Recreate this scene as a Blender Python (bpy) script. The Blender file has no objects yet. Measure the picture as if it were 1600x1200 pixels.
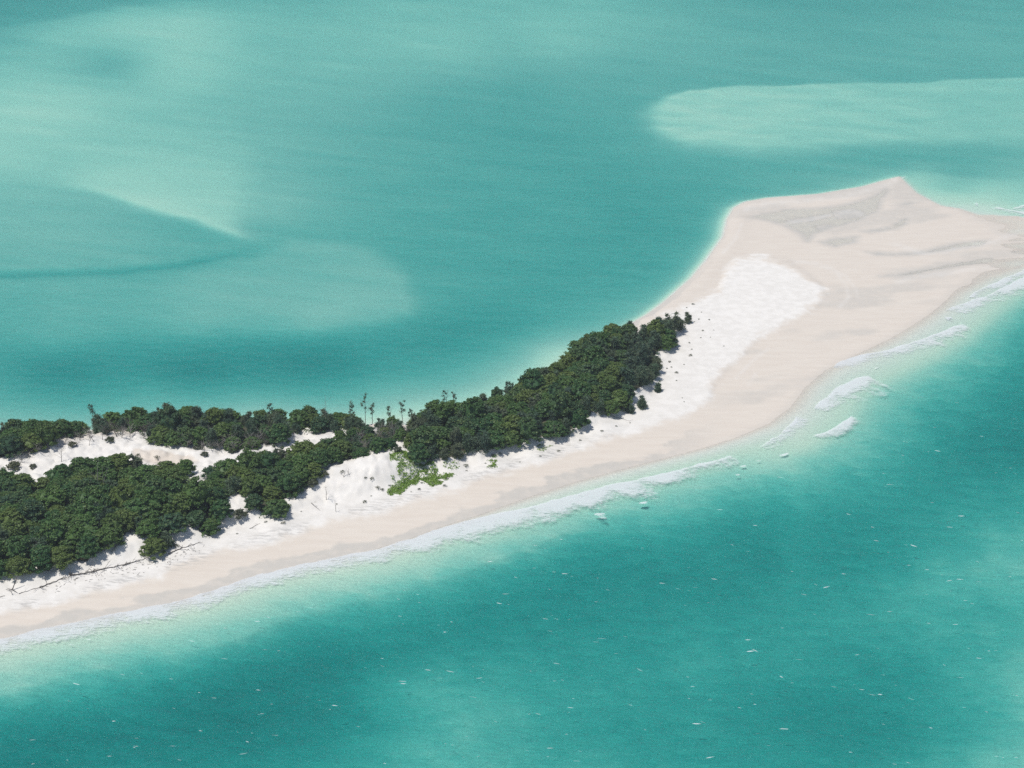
import bpy, math, random
import numpy as np
from mathutils import Vector, Matrix

random.seed(11)
RNG = np.random.default_rng(11)
S = bpy.context.scene
COL = S.collection
R = math.radians

# ------------------------------------------------------------------ camera
H = 200.0                 # flying height in metres
PITCH = R(24.0)           # below the horizon
HFOV = R(34.0)
F = 800.0 / math.tan(HFOV / 2)
cam_d = bpy.data.cameras.new('camera')
cam = bpy.data.objects.new('camera', cam_d)
COL.objects.link(cam)
cam.location = (0, 0, H)
cam.rotation_euler = (R(90) - PITCH, 0, 0)
cam_d.sensor_fit = 'HORIZONTAL'
cam_d.angle = HFOV
cam_d.clip_start = 1.0
cam_d.clip_end = 60000.0
S.camera = cam

# ------------------------------------------------------------------ sky, sun, exposure
SUN_EL = R(68.0)
SUN_AZ = R(-122.0)         # clockwise from +Y: the sun stands high, behind our left shoulder
world = bpy.data.worlds.new('World')
S.world = world
world.use_nodes = True
wn = world.node_tree.nodes
wl = world.node_tree.links
bg = wn['Background']
sky = wn.new('ShaderNodeTexSky')
sky.sky_type = 'NISHITA'
sky.sun_disc = False
sky.sun_elevation = SUN_EL
sky.sun_rotation = SUN_AZ
sky.air_density = 1.0
sky.dust_density = 1.0
wl.new(sky.outputs[0], bg.inputs[0])
bg.inputs[1].default_value = 0.10
sun_d = bpy.data.lights.new('sun', 'SUN')
sun_d.energy = 3.75
sun_d.angle = R(0.53)
sun_d.color = (1.0, 0.965, 0.91)
sun = bpy.data.objects.new('sun', sun_d)
COL.objects.link(sun)
sdir = Vector((math.sin(SUN_AZ) * math.cos(SUN_EL), math.cos(SUN_AZ) * math.cos(SUN_EL), math.sin(SUN_EL)))
sun.rotation_euler = (-sdir).to_track_quat('-Z', 'Y').to_euler()
sun.location = (-200, 200, 400)
S.view_settings.view_transform = 'Standard'
S.view_settings.look = 'None'
S.view_settings.exposure = 0.0
S.view_settings.gamma = 1.0
S.view_settings.use_curve_mapping = False
S.render.engine = 'CYCLES'
S.cycles.max_bounces = 6
S.cycles.diffuse_bounces = 3
S.cycles.glossy_bounces = 2
S.cycles.transparent_max_bounces = 12
S.cycles.use_denoising = False        # the photograph has a fine grain of its own
S.cycles.sample_clamp_direct = 2.5
S.cycles.sample_clamp_indirect = 2.0

# ------------------------------------------------------------------ survey helpers (map points are read off along sight lines onto the ground)
FWD = np.array([0, math.cos(PITCH), -math.sin(PITCH)])
UPV = np.array([0, math.sin(PITCH), math.cos(PITCH)])


def flat(px, py, z=0.0):
    px = np.asarray(px, float); py = np.asarray(py, float)
    cx = (px - 800) / F; cy = (600 - py) / F
    dy = FWD[1] + cy * UPV[1]; dz = FWD[2] + cy * UPV[2]
    t = (z - H) / dz
    return np.stack([cx * t, dy * t], -1)


def to_px(x, y, z):
    dz = z - H
    d = y * FWD[1] + dz * FWD[2]
    u = y * UPV[1] + dz * UPV[2]
    d = np.maximum(d, 1.0)
    return 800 + F * x / d, 600 - F * u / d


def seg_dist(P, A):
    """distance of points P (n,2) to the polyline A (m,2)"""
    best = np.full(len(P), 1e18)
    for i in range(len(A) - 1):
        a = A[i]; b = A[i + 1]; ab = b - a
        L = max(float(ab @ ab), 1e-12)
        t = np.clip(((P - a) @ ab) / L, 0, 1)
        dx = P[:, 0] - a[0] - t * ab[0]
        dy = P[:, 1] - a[1] - t * ab[1]
        best = np.minimum(best, dx * dx + dy * dy)
    return np.sqrt(best)


def inside(P, A):
    n = len(A)
    c = np.zeros(len(P), bool)
    j = n - 1
    for i in range(n):
        xi, yi = A[i]; xj, yj = A[j]
        if yi != yj:
            m = ((yi > P[:, 1]) != (yj > P[:, 1])) & (P[:, 0] < (xj - xi) * (P[:, 1] - yi) / (yj - yi) + xi)
            c ^= m
        j = i
    return c


def sdist(P, A):
    """signed distance, positive inside"""
    d = seg_dist(P, np.vstack([A, A[:1]]))
    return np.where(inside(P, A), d, -d)


def sstep(a, b, x):
    t = np.clip((x - a) / (b - a), 0, 1)
    return t * t * (3 - 2 * t)


def vnoise(x, y, seed=0):
    xi = np.floor(x).astype(np.int64); yi = np.floor(y).astype(np.int64)
    fx = x - xi; fy = y - yi
    fx = fx * fx * (3 - 2 * fx); fy = fy * fy * (3 - 2 * fy)

    def h(a, b):
        n = (a * 374761393 + b * 668265263 + seed * 982451653) & 0x7fffffff
        n = ((n ^ (n >> 13)) * 1274126177) & 0x7fffffff
        return ((n ^ (n >> 16)) & 0xffff) / 65535.0
    return (h(xi, yi) * (1 - fx) + h(xi + 1, yi) * fx) * (1 - fy) + (h(xi, yi + 1) * (1 - fx) + h(xi + 1, yi + 1) * fx) * fy


def fbm(x, y, seed=0, o=4):
    s = 0.0; a = 0.5
    for k in range(o):
        s = s + a * (vnoise(x, y, seed + k) - 0.5)
        x = x * 2.03 + 7.1; y = y * 2.03 - 3.7; a *= 0.5
    return s


# ------------------------------------------------------------------ map outlines (photo survey coordinates)
COAST_PX = np.array([
    (-1500, 1400), (-900, 1210), (-400, 1085), (-100, 1018), (0, 999), (75, 981), (150, 966), (212, 953), (292, 937), (350, 918), (400, 900), (475, 881),
    (530, 871), (587, 858), (640, 842), (675, 828), (750, 804), (800, 786), (850, 769), (900, 753), (950, 739),
    (1000, 726), (1050, 713), (1100, 700), (1150, 684), (1200, 663), (1236, 636), (1258, 606), (1288, 580),
    (1330, 558), (1390, 530), (1432, 505), (1465, 482), (1495, 456), (1540, 432), (1600, 412), (1700, 396), (1760, 372),
    (1680, 350), (1590, 338), (1548, 336), (1530, 336), (1500, 326), (1469, 321), (1431, 301), (1405, 276),
    (1385, 281), (1350, 291), (1280, 303), (1200, 309), (1165, 315), (1148, 324), (1137, 342), (1130, 370),
    (1105, 405), (1080, 435), (1040, 470), (1012, 491), (980, 509), (930, 531), (885, 560), (850, 588), (800, 618), (750, 645),
    (690, 662), (620, 668), (540, 668), (450, 664), (380, 660), (300, 658), (200, 664), (100, 678), (0, 686), (-200, 715), (-400, 745), (-900, 820), (-1500, 900)], float)
DUNE_PX = np.array([
    (-900, 1110), (-400, 1000), (-100, 945), (0, 922), (60, 912), (120, 899), (200, 880), (262, 862), (300, 850), (350, 838), (400, 824), (450, 812), (500, 797), (560, 782),
    (620, 766), (700, 746), (760, 728), (800, 716), (850, 706), (900, 692), (935, 672), (980, 652), (1010, 634), (1030, 600),
    (1042, 560), (1062, 525), (1070, 508), (1040, 508), (1000, 518), (940, 542), (880, 578), (800, 616), (700, 660), (560, 668), (400, 668),
    (200, 672), (100, 686), (0, 696), (-200, 735), (-400, 768), (-900, 850)], float)
SPITDRY_PX = np.array([
    (1154, 399), (1176, 397), (1205, 400), (1232, 405), (1262, 425), (1285, 446), (1296, 465), (1277, 488), (1225, 512),
    (1187, 534), (1161, 562), (1120, 602), (1112, 632), (1056, 662), (1000, 681), (920, 706), (800, 738), (750, 754), (650, 787), (550, 814), (450, 842),
    (350, 868), (250, 902), (125, 938), (0, 964), (-100, 985), (-400, 1048), (-900, 1165), (-900, 840), (-400, 758), (0, 688), (300, 655),
    (620, 664), (700, 655), (800, 612), (880, 566), (940, 533), (1000, 512), (1035, 490), (1062, 480), (1090, 466), (1120, 452), (1128, 432), (1142, 408)], float)
POOLS_PX = [
    [(1165, 339), (1185, 334), (1230, 326), (1280, 325), (1330, 318), (1365, 305), (1385, 291), (1392, 296), (1378, 315), (1374, 331), (1345, 345), (1310, 355), (1275, 366), (1262, 378), (1250, 366), (1225, 352), (1215, 350), (1195, 344)],
    [(1280, 378), (1310, 372), (1340, 369), (1335, 379), (1305, 386)],
    [(1395, 350), (1408, 343), (1420, 338), (1417, 350), (1400, 357)],
    [(1405, 319), (1425, 315), (1430, 318), (1412, 322)],
    [(1340, 362), (1380, 356), (1405, 351), (1400, 358), (1360, 364)],
    [(1355, 394), (1400, 396), (1450, 391), (1490, 381), (1545, 374), (1530, 384), (1480, 392), (1420, 400), (1370, 399)],
    [(1375, 432), (1420, 424), (1480, 412), (1550, 402), (1545, 410), (1480, 420), (1420, 432)],
]
BARS_PX = [
    [(1225, 345), (1250, 341), (1295, 335), (1300, 338), (1265, 346), (1240, 349)],
    [(1300, 330), (1330, 326), (1350, 332), (1345, 340), (1310, 342)],
    [(1275, 353), (1300, 351), (1300, 357), (1280, 360)],
]
FOREST = {}
FOREST['left'] = np.array([
    (-90, 912), (0, 900), (34, 898), (40, 880), (50, 880), (56, 897), (80, 900), (90, 884), (110, 882), (138, 884), (150, 872), (160, 857), (172, 853), (190, 851), (205, 834),
    (216, 831), (226, 836), (230, 855), (240, 868), (250, 871), (262, 857), (273, 832), (274, 818), (295, 813), (311, 829), (319, 842), (332, 846), (345, 823),
    (349, 812), (341, 783), (362, 784), (367, 777), (390, 776), (394, 797), (408, 810), (438, 808), (448, 784), (466, 781), (473, 765), (494, 750), (495, 734), (520, 727),
    (540, 716), (530, 710), (492, 707), (462, 715), (415, 725), (365, 736), (325, 736), (300, 742), (285, 737), (270, 736), (245, 747), (220, 750), (212, 731),
    (190, 726), (180, 733), (125, 743), (100, 753), (75, 761), (50, 758), (20, 766), (0, 752), (-90, 772)], float)
FOREST['back'] = np.array([
    (-90, 724), (0, 716), (15, 718), (37, 709), (70, 697), (100, 687), (140, 677), (175, 681), (205, 680), (240, 683), (255, 693), (287, 700), (337, 704), (400, 703), (440, 691),
    (462, 681), (500, 674), (535, 676), (560, 684), (562, 668), (500, 664), (455, 661), (410, 664), (395, 652), (350, 648), (300, 645), (262, 648), (200, 656), (117, 660), (97, 676), (42, 674), (0, 684), (-90, 700)], float)
FOREST['link'] = np.array([
    (522, 700), (534, 714), (548, 716), (562, 718), (582, 706), (600, 703), (625, 713), (650, 700), (655, 668), (600, 668), (560, 672)], float)
FOREST['main'] = np.array([
    (625, 712), (637, 718), (655, 727), (675, 722), (700, 722), (715, 721), (745, 707), (785, 704), (805, 694), (850, 689), (885, 690), (892, 681), (908, 667), (915, 652),
    (945, 647), (968, 650), (980, 640), (990, 620), (1020, 600), (1024, 580), (1028, 560), (1040, 545), (1045, 530), (1015, 530), (1002, 522), (987, 524), (950, 535), (932, 546), (907, 552),
    (880, 577), (860, 591), (825, 606), (775, 628), (750, 637), (712, 651), (682, 654), (650, 664)], float)
HOLES = [np.array([(278, 750), (324, 738), (330, 764), (320, 784), (284, 786)], float),
         np.array([(608, 688), (648, 686), (652, 712), (640, 722), (612, 712)], float)]

COAST = flat(COAST_PX[:, 0], COAST_PX[:, 1])
DUNE = flat(DUNE_PX[:, 0], DUNE_PX[:, 1])
POOLS = [flat(np.array(p, float)[:, 0], np.array(p, float)[:, 1]) for p in POOLS_PX]
BARS = [flat(np.array(p, float)[:, 0], np.array(p, float)[:, 1]) for p in BARS_PX]

MID = flat(np.array([-900, 0, 300, 600, 800, 1000, 1150, 1300, 1450, 1600, 2600.0]), np.array([990, 790, 755, 705, 660, 565, 470, 420, 385, 372, 330.0]))     # spine of the land: lagoon beyond, ocean on our side

# soundings: how much red light the water column takes out (x, y, absorbance)
SOUND = np.array([
    (30, 15, 2.3), (150, 5, 2.2), (280, -10, 2.2), (180, 38, 1.35), (300, 25, 1.45), (20, 62, 2.0), (90, 62, 1.55), (170, 98, 2.0), (60, 135, 1.35), (20, 170, 1.2), (250, 112, 1.45),
    (130, 140, 1.4), (400, 50, 1.65), (400, 150, 1.7), (250, 200, 1.6), (100, 230, 1.45), (600, 30, 1.65), (800, 35, 1.7), (900, 30, 1.65), (700, 85, 1.6), (850, 72, 1.65),
    (1000, 55, 1.8), (800, 140, 2.2), (700, 170, 2.25), (640, 200, 2.15), (550, 200, 1.9), (450, 220, 1.75), (1000, 105, 2.0), (1200, 60, 2.0), (1200, 15, 2.25), (1400, 0, 2.4),
    (1500, 60, 1.95), (1590, 15, 2.2), (1200, 112, 2.05), (1500, 100, 2.05), (920, 130, 2.05), (1250, 210, 2.0), (1450, 205, 1.9), (1590, 190, 1.9), (1100, 150, 2.05), (1050, 200, 2.1),
    (1300, 150, 2.0), (1500, 150, 2.0), (1200, 258, 2.1), (1400, 252, 2.15), (1550, 240, 1.95), (1500, 275, 1.9), (900, 200, 2.4), (850, 300, 2.45), (950, 300, 2.5), (1000, 380, 2.65),
    (900, 450, 2.65), (800, 450, 2.6), (1080, 300, 2.45), (1090, 360, 2.6), (1020, 430, 2.6), (700, 300, 2.3), (600, 300, 2.15), (520, 300, 1.9), (440, 330, 1.65), (350, 280, 1.5),
    (450, 280, 1.75), (250, 260, 1.5), (50, 320, 1.65), (150, 350, 1.7), (250, 355, 1.85), (330, 385, 2.05), (50, 400, 1.7), (200, 400, 1.8), (50, 440, 2.05), (200, 450, 2.05),
    (400, 420, 2.1), (500, 450, 2.15), (600, 440, 2.2), (640, 480, 2.2), (720, 450, 2.45), (700, 380, 2.35), (450, 380, 2.1), (560, 360, 2.15), (300, 520, 2.2), (100, 530, 2.25),
    (500, 515, 2.2), (100, 580, 2.85), (300, 580, 2.9), (500, 560, 2.9), (700, 530, 2.75), (800, 500, 2.7), (50, 630, 2.1), (250, 605, 2.5), (400, 618, 2.0), (600, 600, 2.1), (700, 590, 2.0), (800, 572, 1.5),
    (860, 545, 1.2), (900, 520, 1.7), (780, 545, 2.3),
    # ocean side
    (0, 1035, 1.2), (100, 1012, 1.25), (300, 962, 1.3), (500, 905, 1.4), (620, 880, 1.35), (750, 850, 1.35), (850, 820, 1.35), (300, 1000, 2.1), (0, 1075, 2.0), (150, 1070, 2.8), (0, 1130, 3.6), (100, 1130, 4.0),
    (350, 1050, 4.0), (550, 1030, 3.9), (300, 1110, 4.0), (450, 1080, 4.0), (640, 1070, 2.8), (550, 1110, 3.6), (450, 960, 2.8), (600, 940, 3.0), (700, 900, 3.0), (800, 900, 3.2), (900, 860, 3.1), (700, 1100, 2.6), (700, 1180, 2.4), (560, 1185, 3.0),
    (200, 1190, 3.7), (350, 1190, 3.5), (1000, 850, 3.25), (1200, 800, 3.35), (1000, 1000, 3.2), (800, 1010, 3.3), (1200, 1000, 3.0), (1000, 1150, 3.1), (850, 1150, 2.8), (1300, 1100, 3.4), (1200, 1180, 3.1), (1450, 1150, 3.2),
    (1500, 900, 2.5), (1400, 950, 2.8), (1590, 850, 2.3), (1350, 900, 3.2), (1590, 960, 2.6), (1450, 1040, 3.0), (1585, 1060, 2.3), (1550, 1180, 2.4), (1500, 700, 3.8), (1590, 650, 3.8), (1590, 560, 3.6), (1590, 500, 3.2),
    (1590, 750, 3.3), (1400, 790, 3.4), (1480, 620, 3.1), (1420, 650, 2.5), (1350, 720, 2.7), (1260, 755, 2.9), (1150, 775, 2.4), (1050, 800, 2.3), (1400, 585, 1.8), (1310, 665, 1.5),
    (1200, 712, 1.4), (1100, 742, 1.3), (960, 790, 1.4), (1480, 545, 1.9), (1540, 500, 2.1), (1590, 455, 1.6),
    # shallow shelf off the end of the spit
    (1440, 280, 1.2), (1480, 300, 0.95), (1540, 300, 0.9), (1590, 315, 0.85), (1570, 288, 1.4), (1590, 345, 0.45), (1590, 385, 0.15), (1590, 415, 0.3), (1560, 430, 0.4), (1650, 380, 0.4),
], float)


_oc = SOUND[:, 1] > np.interp(SOUND[:, 0], [0, 600, 1000, 1300, 1600], [800, 720, 600, 450, 420])
SOUND[:, 2] = np.where(_oc & (SOUND[:, 2] > 2.2), np.maximum(2.0, 3.05 + 1.4 * (SOUND[:, 2] - 3.05)), SOUND[:, 2])
SOUND[:, 2] = np.where(_oc | (SOUND[:, 2] < 1.0), SOUND[:, 2], 1.9 + 1.2 * (SOUND[:, 2] - 1.9))
SOUND[:, 2] = np.where(_oc, np.interp(SOUND[:, 2], [0, 0.5, 1.3, 2.4, 4.4], [0, 0.5, 1.3, 2.5, 5.5]), np.interp(SOUND[:, 2], [0, 0.4, 1.0, 1.4, 2.0, 2.8, 3.1], [0, 0.35, 0.92, 1.32, 2.0, 2.8, 4.5]))


def tps_fit(P, v, lam=0.15):
    n = len(P)
    d2 = ((P[:, None] - P[None]) ** 2).sum(-1)
    K = np.where(d2 > 0, 0.5 * d2 * np.log(d2 + 1e-12), 0) + lam * np.eye(n)
    Q = np.hstack([np.ones((n, 1)), P])
    A = np.zeros((n + 3, n + 3)); A[:n, :n] = K; A[:n, n:] = Q; A[n:, :n] = Q.T
    return np.linalg.solve(A, np.concatenate([v, np.zeros(3)]))


SP = np.stack([SOUND[:, 0] / 200.0, SOUND[:, 1] / 100.0], -1)
TW = tps_fit(SP, SOUND[:, 2], 0.03)


def tps(px, py):
    q = np.stack([np.clip(px, -60, 1660) / 200.0, np.clip(py, -40, 1230) / 100.0], -1)
    out = np.empty(len(q))
    n = len(SP)
    for s in range(0, len(q), 20000):
        b = q[s:s + 20000]
        d2 = ((b[:, None] - SP[None]) ** 2).sum(-1)
        out[s:s + 20000] = (0.5 * d2 * np.log(d2 + 1e-12)) @ TW[:n] + TW[n] + b @ TW[n + 1:]
    return np.clip(out, 0.1, 6.8)


RBANK = np.array([(2600, 95), (1600, 119), (1450, 123), (1300, 128), (1150, 130), (1080, 135), (1035, 145), (1008, 160), (992, 182), (994, 204), (1020, 226), (1080, 244),
                  (1180, 254), (1350, 244), (1600, 238), (2600, 236)], float)
LBANK_EDGE = np.array([(-900, 60), (0, 262), (60, 278), (120, 293), (200, 317), (300, 347), (395, 376)], float)
LOBE_EDGE = np.array([(450, 372), (540, 372), (590, 386), (630, 418), (655, 448), (667, 478), (655, 497), (600, 512), (480, 525), (200, 540)], float)
LINE = np.array([(-900, 450), (0, 430), (100, 427), (200, 424), (280, 414), (370, 393)], float)


def absorb(px, py):
    """absorbance of the water column as the shoals, channels and sandbanks set it"""
    wx_ = fbm(px / 90, py / 30, 71, 4); wy_ = fbm(px / 110 + 9, py / 34, 73, 4)
    px = px + 34 * wx_ * sstep(640, 560, py); py = py + 13 * wy_ * sstep(640, 560, py)
    out = tps(px, py)
    q = np.stack([px, py], -1)
    m = (py < 330) & (px > 850)
    if m.any():                                        # the long sandbank in the lagoon: crisp far edge, soft near edge
        d = sdist(q[m] * np.array([0.6, 1.0]), RBANK * np.array([0.6, 1.0]))
        far = sstep(235, 150, py[m])
        w = 30 - 26 * far * sstep(960, 1080, px[m])
        body = sstep(-w * 0.35, w * 1.25, d) * (0.93 + 0.5 * fbm(px[m] / 60 + py[m] / 30, py[m] / 7 - px[m] / 90, 75, 3))
        tgt = 0.90 + 0.36 * sstep(1000, 1650, px[m])
        out[m] = out[m] * (1 - body) + tgt * body
    m = (py < 400) & (px < 520)
    if m.any():                                        # bright crest of the left bank, falling off sharply towards us
        x = px[m]; y = py[m]
        ye = np.interp(x, LBANK_EDGE[:, 0], LBANK_EDGE[:, 1])
        up = ye - y
        c = sstep(-9 - 12 * sstep(200, 0, x), 8 + 12 * sstep(200, 0, x), up) * np.exp(-np.maximum(up, 0) / (34 + 30 * sstep(0, 300, x)))
        c = c * sstep(425, 350, x) * (0.35 + 0.65 * sstep(0, 260, x))
        out[m] = out[m] * (1 - 0.58 * c)
        c2 = sstep(30, 2, np.abs(up + 8)) * sstep(60, 300, x) * sstep(440, 330, x) * (up < 0)
        out[m] += 0.12 * c2
    m = (py > 340) & (py < 580) & (px < 760)
    if m.any():                                        # the rounded lobe
        poly = np.vstack([LOBE_EDGE, [(-900, 545), (-900, 440), (0, 436), (250, 430), (380, 400)]])
        d = sdist(q[m] * np.array([0.6, 1.0]), poly * np.array([0.6, 1.0]))
        out[m] -= 0.6 * sstep(-8, 16, d) * sstep(150, 620, px[m]) + 0.1 * sstep(-5, 20, d)
        d = np.abs(py[m] - np.interp(px[m], LINE[:, 0], LINE[:, 1]))
        out[m] += 0.85 * np.exp(-(d / 7.0) ** 2) * sstep(420, 300, px[m])
    m = (px < 330) & (py < 60)
    if m.any():
        y0 = np.interp(px[m], [-500, 0, 120, 200, 300], [90, 44, 22, 8, 0])
        out[m] += 0.45 * sstep(6, -6, py[m] - y0)
    return out


MOUNDS = [(*flat(x, y, 2.0), h, r) for x, y, h, r in ((596, 738, 2.4, 8.0), (566, 752, 1.2, 6.0), (215, 858, 1.5, 4.5), (292, 836, 1.5, 4.5), (170, 872, 1.1, 4.0), (378, 800, 1.3, 5.0), (45, 900, 1.0, 3.5), (430, 812, .9, 4.0),
                                                       (520, 745, 1.2, 5.0), (690, 732, 1.2, 5.0), (760, 716, 1.0, 5.0), (935, 664, 1.2, 5.0), (830, 700, .9, 5.0), (100, 893, 1.0, 3.5))]
AR = 0.30                     # red absorption per metre
AG, AB = 0.072, 0.064


def height(x, y):
    """terrain and seabed height at map points; returns z, signed shore distance"""
    P = np.stack([x, y], -1)
    sd = np.full(len(x), -500.0)
    near = (np.abs(x) < 900) & (y > 150) & (y < 1300)
    sd[near] = sdist(P[near], COAST)
    z = np.zeros(len(x))
    land = sd > 0
    if land.any():
        p = P[land]; s = sd[land]
        fpx, fpy = to_px(p[:, 0], p[:, 1], 0.0)
        spit = sstep(980, 1150, fpx)
        slope = 0.055 * (1 - spit) + 0.030 * spit
        cap = 1.5 * (1 - spit) + 0.34 * spit
        b = cap * (1 - np.exp(-s * slope / cap))
        # low berm along the lagoon side of the spit
        dl = seg_dist(p, flat(np.array([1012, 1040, 1080, 1105, 1130, 1137, 1148, 1165, 1200, 1280, 1350, 1385.0]), np.array([491, 470, 435, 405, 370, 342, 324, 315, 309, 303, 291, 281.0])))
        b = b + 0.35 * np.exp(-((dl - 5.0) / 3.2) ** 2) * sstep(0.0, 2.5, s)
        d = sdist(p, DUNE)
        f = fbm(p[:, 0] / 14, p[:, 1] / 14, 3)
        rise = sstep(-1.5, 9.0, d + 3.0 * f + 1.2 * fbm(p[:, 0] / 3.5, p[:, 1] / 3.5, 13))
        b = b + rise * (2.6 + 2.6 * f) + sstep(-2.5, 3.0, d) * (2.2 * np.abs(fbm(p[:, 0] / 4.2, p[:, 1] / 4.2, 21, 4)) * 2 - 0.35)
        sdr = sdist(np.stack([fpx, fpy], -1), SPITDRY_PX)
        b = b + sstep(-2, 10, sdr + 4 * fbm(p[:, 0] / 6, p[:, 1] / 6, 9)) * 0.42
        for k, A in enumerate(POOLS):
            e = sdist(p, A) + 1.6 * fbm(p[:, 0] / 4.0, p[:, 1] / 4.0, 31 + k)
            b = b * (1 - sstep(-3.5, 2.2, e)) + (-0.03) * sstep(-3.5, 2.2, e)
        for A in BARS:
            b = b + 0.06 * sstep(-2.0, 2.0, sdist(p, A))
        te = sstep(1440, 1600, fpx + 30 * fbm(p[:, 0] / 14, p[:, 1] / 14, 27))
        b = b * (1 - 0.9 * te) + te * (-0.05 + 0.22 * fbm(p[:, 0] / 22, p[:, 1] / 7, 29))
        b = b + 0.008 * fbm(p[:, 0] / 2.2, p[:, 1] / 1.6, 5) * sstep(0, 5, s)
        for mx_, my_, hh, rr in MOUNDS:
            b = b + hh * np.exp(-(((p[:, 0] - mx_) ** 2 + (p[:, 1] - my_) ** 2) / rr ** 2) ** 1.4)
        z[land] = b
    w = ~land
    if w.any():
        p = P[w]; s = -sd[w]
        hyp = np.sqrt(p[:, 1] ** 2 + p[:, 0] ** 2 + H * H)
        path = hyp / H + 1.0 / math.sin(SUN_EL)
        zz = np.full(len(p), -1.5)
        for _ in range(2):
            px, py = to_px(p[:, 0], p[:, 1], zz)
            A = absorb(px, py)
            A = A * (1 + 0.24 * fbm(px / 110 + 0.012 * py, py / 9 - px * 0.012, 61, 4) * sstep(620, 420, py) + 0.22 * fbm(px / 170, py / 60 + px / 500, 67, 3) * sstep(700, 900, py))
            A = np.where(p[:, 1] < 180, 3.0, A)
            lag = sstep(-10, 10, p[:, 1] - np.interp(p[:, 0], MID[:, 0], MID[:, 1]))
            spitside = sstep(1130, 1260, px) * (1 - lag)
            wob = 3.0 * fbm(p[:, 0] / 16, p[:, 1] / 16, 43)
            lim_o = (0.066 - 0.034 * spitside) * s + 0.05 * np.maximum(0, s + wob - (11 + 4 * spitside)) + (0.40 - 0.32 * spitside) * np.maximum(0, s + wob - 18)
            lim = lim_o * (1 - lag) + 0.34 * s * lag + 0.02
            A = (A ** -3 + np.maximum(lim, 0.02) ** -3) ** (-1 / 3)
            zz = -A / (AR * path)
        zz = zz + 0.04 * fbm(p[:, 0] / 9, p[:, 1] / 5, 41) * np.clip(-zz, 0, 1)
        z[w] = np.minimum(zz, -0.004)
    return z, sd


# ------------------------------------------------------------------ node helpers
def new_mat(name):
    m = bpy.data.materials.new(name)
    m.use_nodes = True
    nt = m.node_tree
    nt.nodes.clear()
    return m, nt


class NT:
    def __init__(s, nt):
        s.nt = nt

    def n(s, typ, **kw):
        nd = s.nt.nodes.new(typ)
        for k, v in kw.items():
            if k.startswith('i_'):
                nd.inputs[int(k[2:])].default_value = v
            else:
                setattr(nd, k, v)
        return nd

    def l(s, a, b):
        s.nt.links.new(a, b)

    def math(s, op, a, b=None, c=None, clamp=False):
        nd = s.nt.nodes.new('ShaderNodeMath'); nd.operation = op; nd.use_clamp = clamp
        for i, v in enumerate((a, b, c)):
            if v is None:
                continue
            if isinstance(v, (int, float)):
                nd.inputs[i].default_value = v
            else:
                s.l(v, nd.inputs[i])
        return nd.outputs[0]

    def noise(s, vec, scale, detail=4, rough=0.5, dist=0.0):
        nd = s.nt.nodes.new('ShaderNodeTexNoise')
        nd.inputs['Scale'].default_value = scale; nd.inputs['Detail'].default_value = detail
        nd.inputs['Roughness'].default_value = rough; nd.inputs['Distortion'].default_value = dist
        s.l(vec, nd.inputs['Vector'])
        return nd.outputs[0]

    def mapping(s, vec, scale=(1, 1, 1), rot=(0, 0, 0)):
        nd = s.nt.nodes.new('ShaderNodeMapping')
        nd.inputs['Scale'].default_value = scale; nd.inputs['Rotation'].default_value = rot
        s.l(vec, nd.inputs['Vector'])
        return nd.outputs[0]

    def mix(s, fac, a, b):
        nd = s.nt.nodes.new('ShaderNodeMix'); nd.data_type = 'RGBA'; nd.clamp_factor = True
        for sock, v in ((nd.inputs[0], fac), (nd.inputs[6], a), (nd.inputs[7], b)):
            if isinstance(v, (int, float)):
                sock.default_value = v
            elif isinstance(v, tuple):
                sock.default_value = v + ((1,) if len(v) == 3 else ())
            else:
                s.l(v, sock)
        return nd.outputs[2]

    def rng(s, v, a, b, c=0.0, d=1.0, smooth=True):
        nd = s.nt.nodes.new('ShaderNodeMapRange')
        nd.interpolation_type = 'SMOOTHSTEP' if smooth else 'LINEAR'
        s.l(v, nd.inputs[0])
        for i, x in zip((1, 2, 3, 4), (a, b, c, d)):
            nd.inputs[i].default_value = x
        return nd.outputs[0]

    def attr(s, name):
        nd = s.nt.nodes.new('ShaderNodeAttribute'); nd.attribute_name = name
        return nd

    def out(s, surf=None, vol=None):
        o = s.nt.nodes.new('ShaderNodeOutputMaterial')
        if surf is not None:
            s.l(surf, o.inputs[0])
        if vol is not None:
            s.l(vol, o.inputs[1])


# sand: dry and wet, leaf litter under the trees, wrack lines along the beach
sand_mat, nt = new_mat('sand')
t = NT(nt)
co = t.n('ShaderNodeTexCoord').outputs['Object']
dry = t.attr('dry').outputs['Fac']; lit = t.attr('litter').outputs['Fac']; damp = t.attr('damp').outputs['Fac']; wr = t.attr('wrack').outputs['Fac']
al = t.mapping(co, (0.10, 0.55, 0.3), (0, 0, R(-22)))
n1 = t.noise(co, 0.35, 6, 0.6)
n2 = t.noise(al, 1.0, 6, 0.6, 0.4)
n3 = t.noise(co, 2.2, 5, 0.65)
wet_c = t.mix(t.rng(n2, 0.3, 0.7), (0.63, 0.56, 0.48), (0.665, 0.60, 0.518))
wet_c = t.mix(t.math('MULTIPLY', damp, t.rng(n1, 0.25, 0.6, 0.5, 1.0)), wet_c, (0.475, 0.455, 0.41))
dry_c = t.mix(t.rng(n1, 0.35, 0.65), (0.68, 0.65, 0.60), (0.745, 0.715, 0.665))
dry_c = t.mix(t.math('MULTIPLY', t.rng(n3, 0.56, 0.72), 0.2), dry_c, (0.55, 0.53, 0.51))
wet_c = t.mix(t.math('MULTIPLY', t.attr('pale').outputs['Fac'], 0.42), wet_c, dry_c)
edge = t.math('ADD', dry, t.math('MULTIPLY', t.math('SUBTRACT', n1, 0.5), 0.8))
c = t.mix(t.rng(edge, 0.22, 0.85), wet_c, dry_c)
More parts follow.
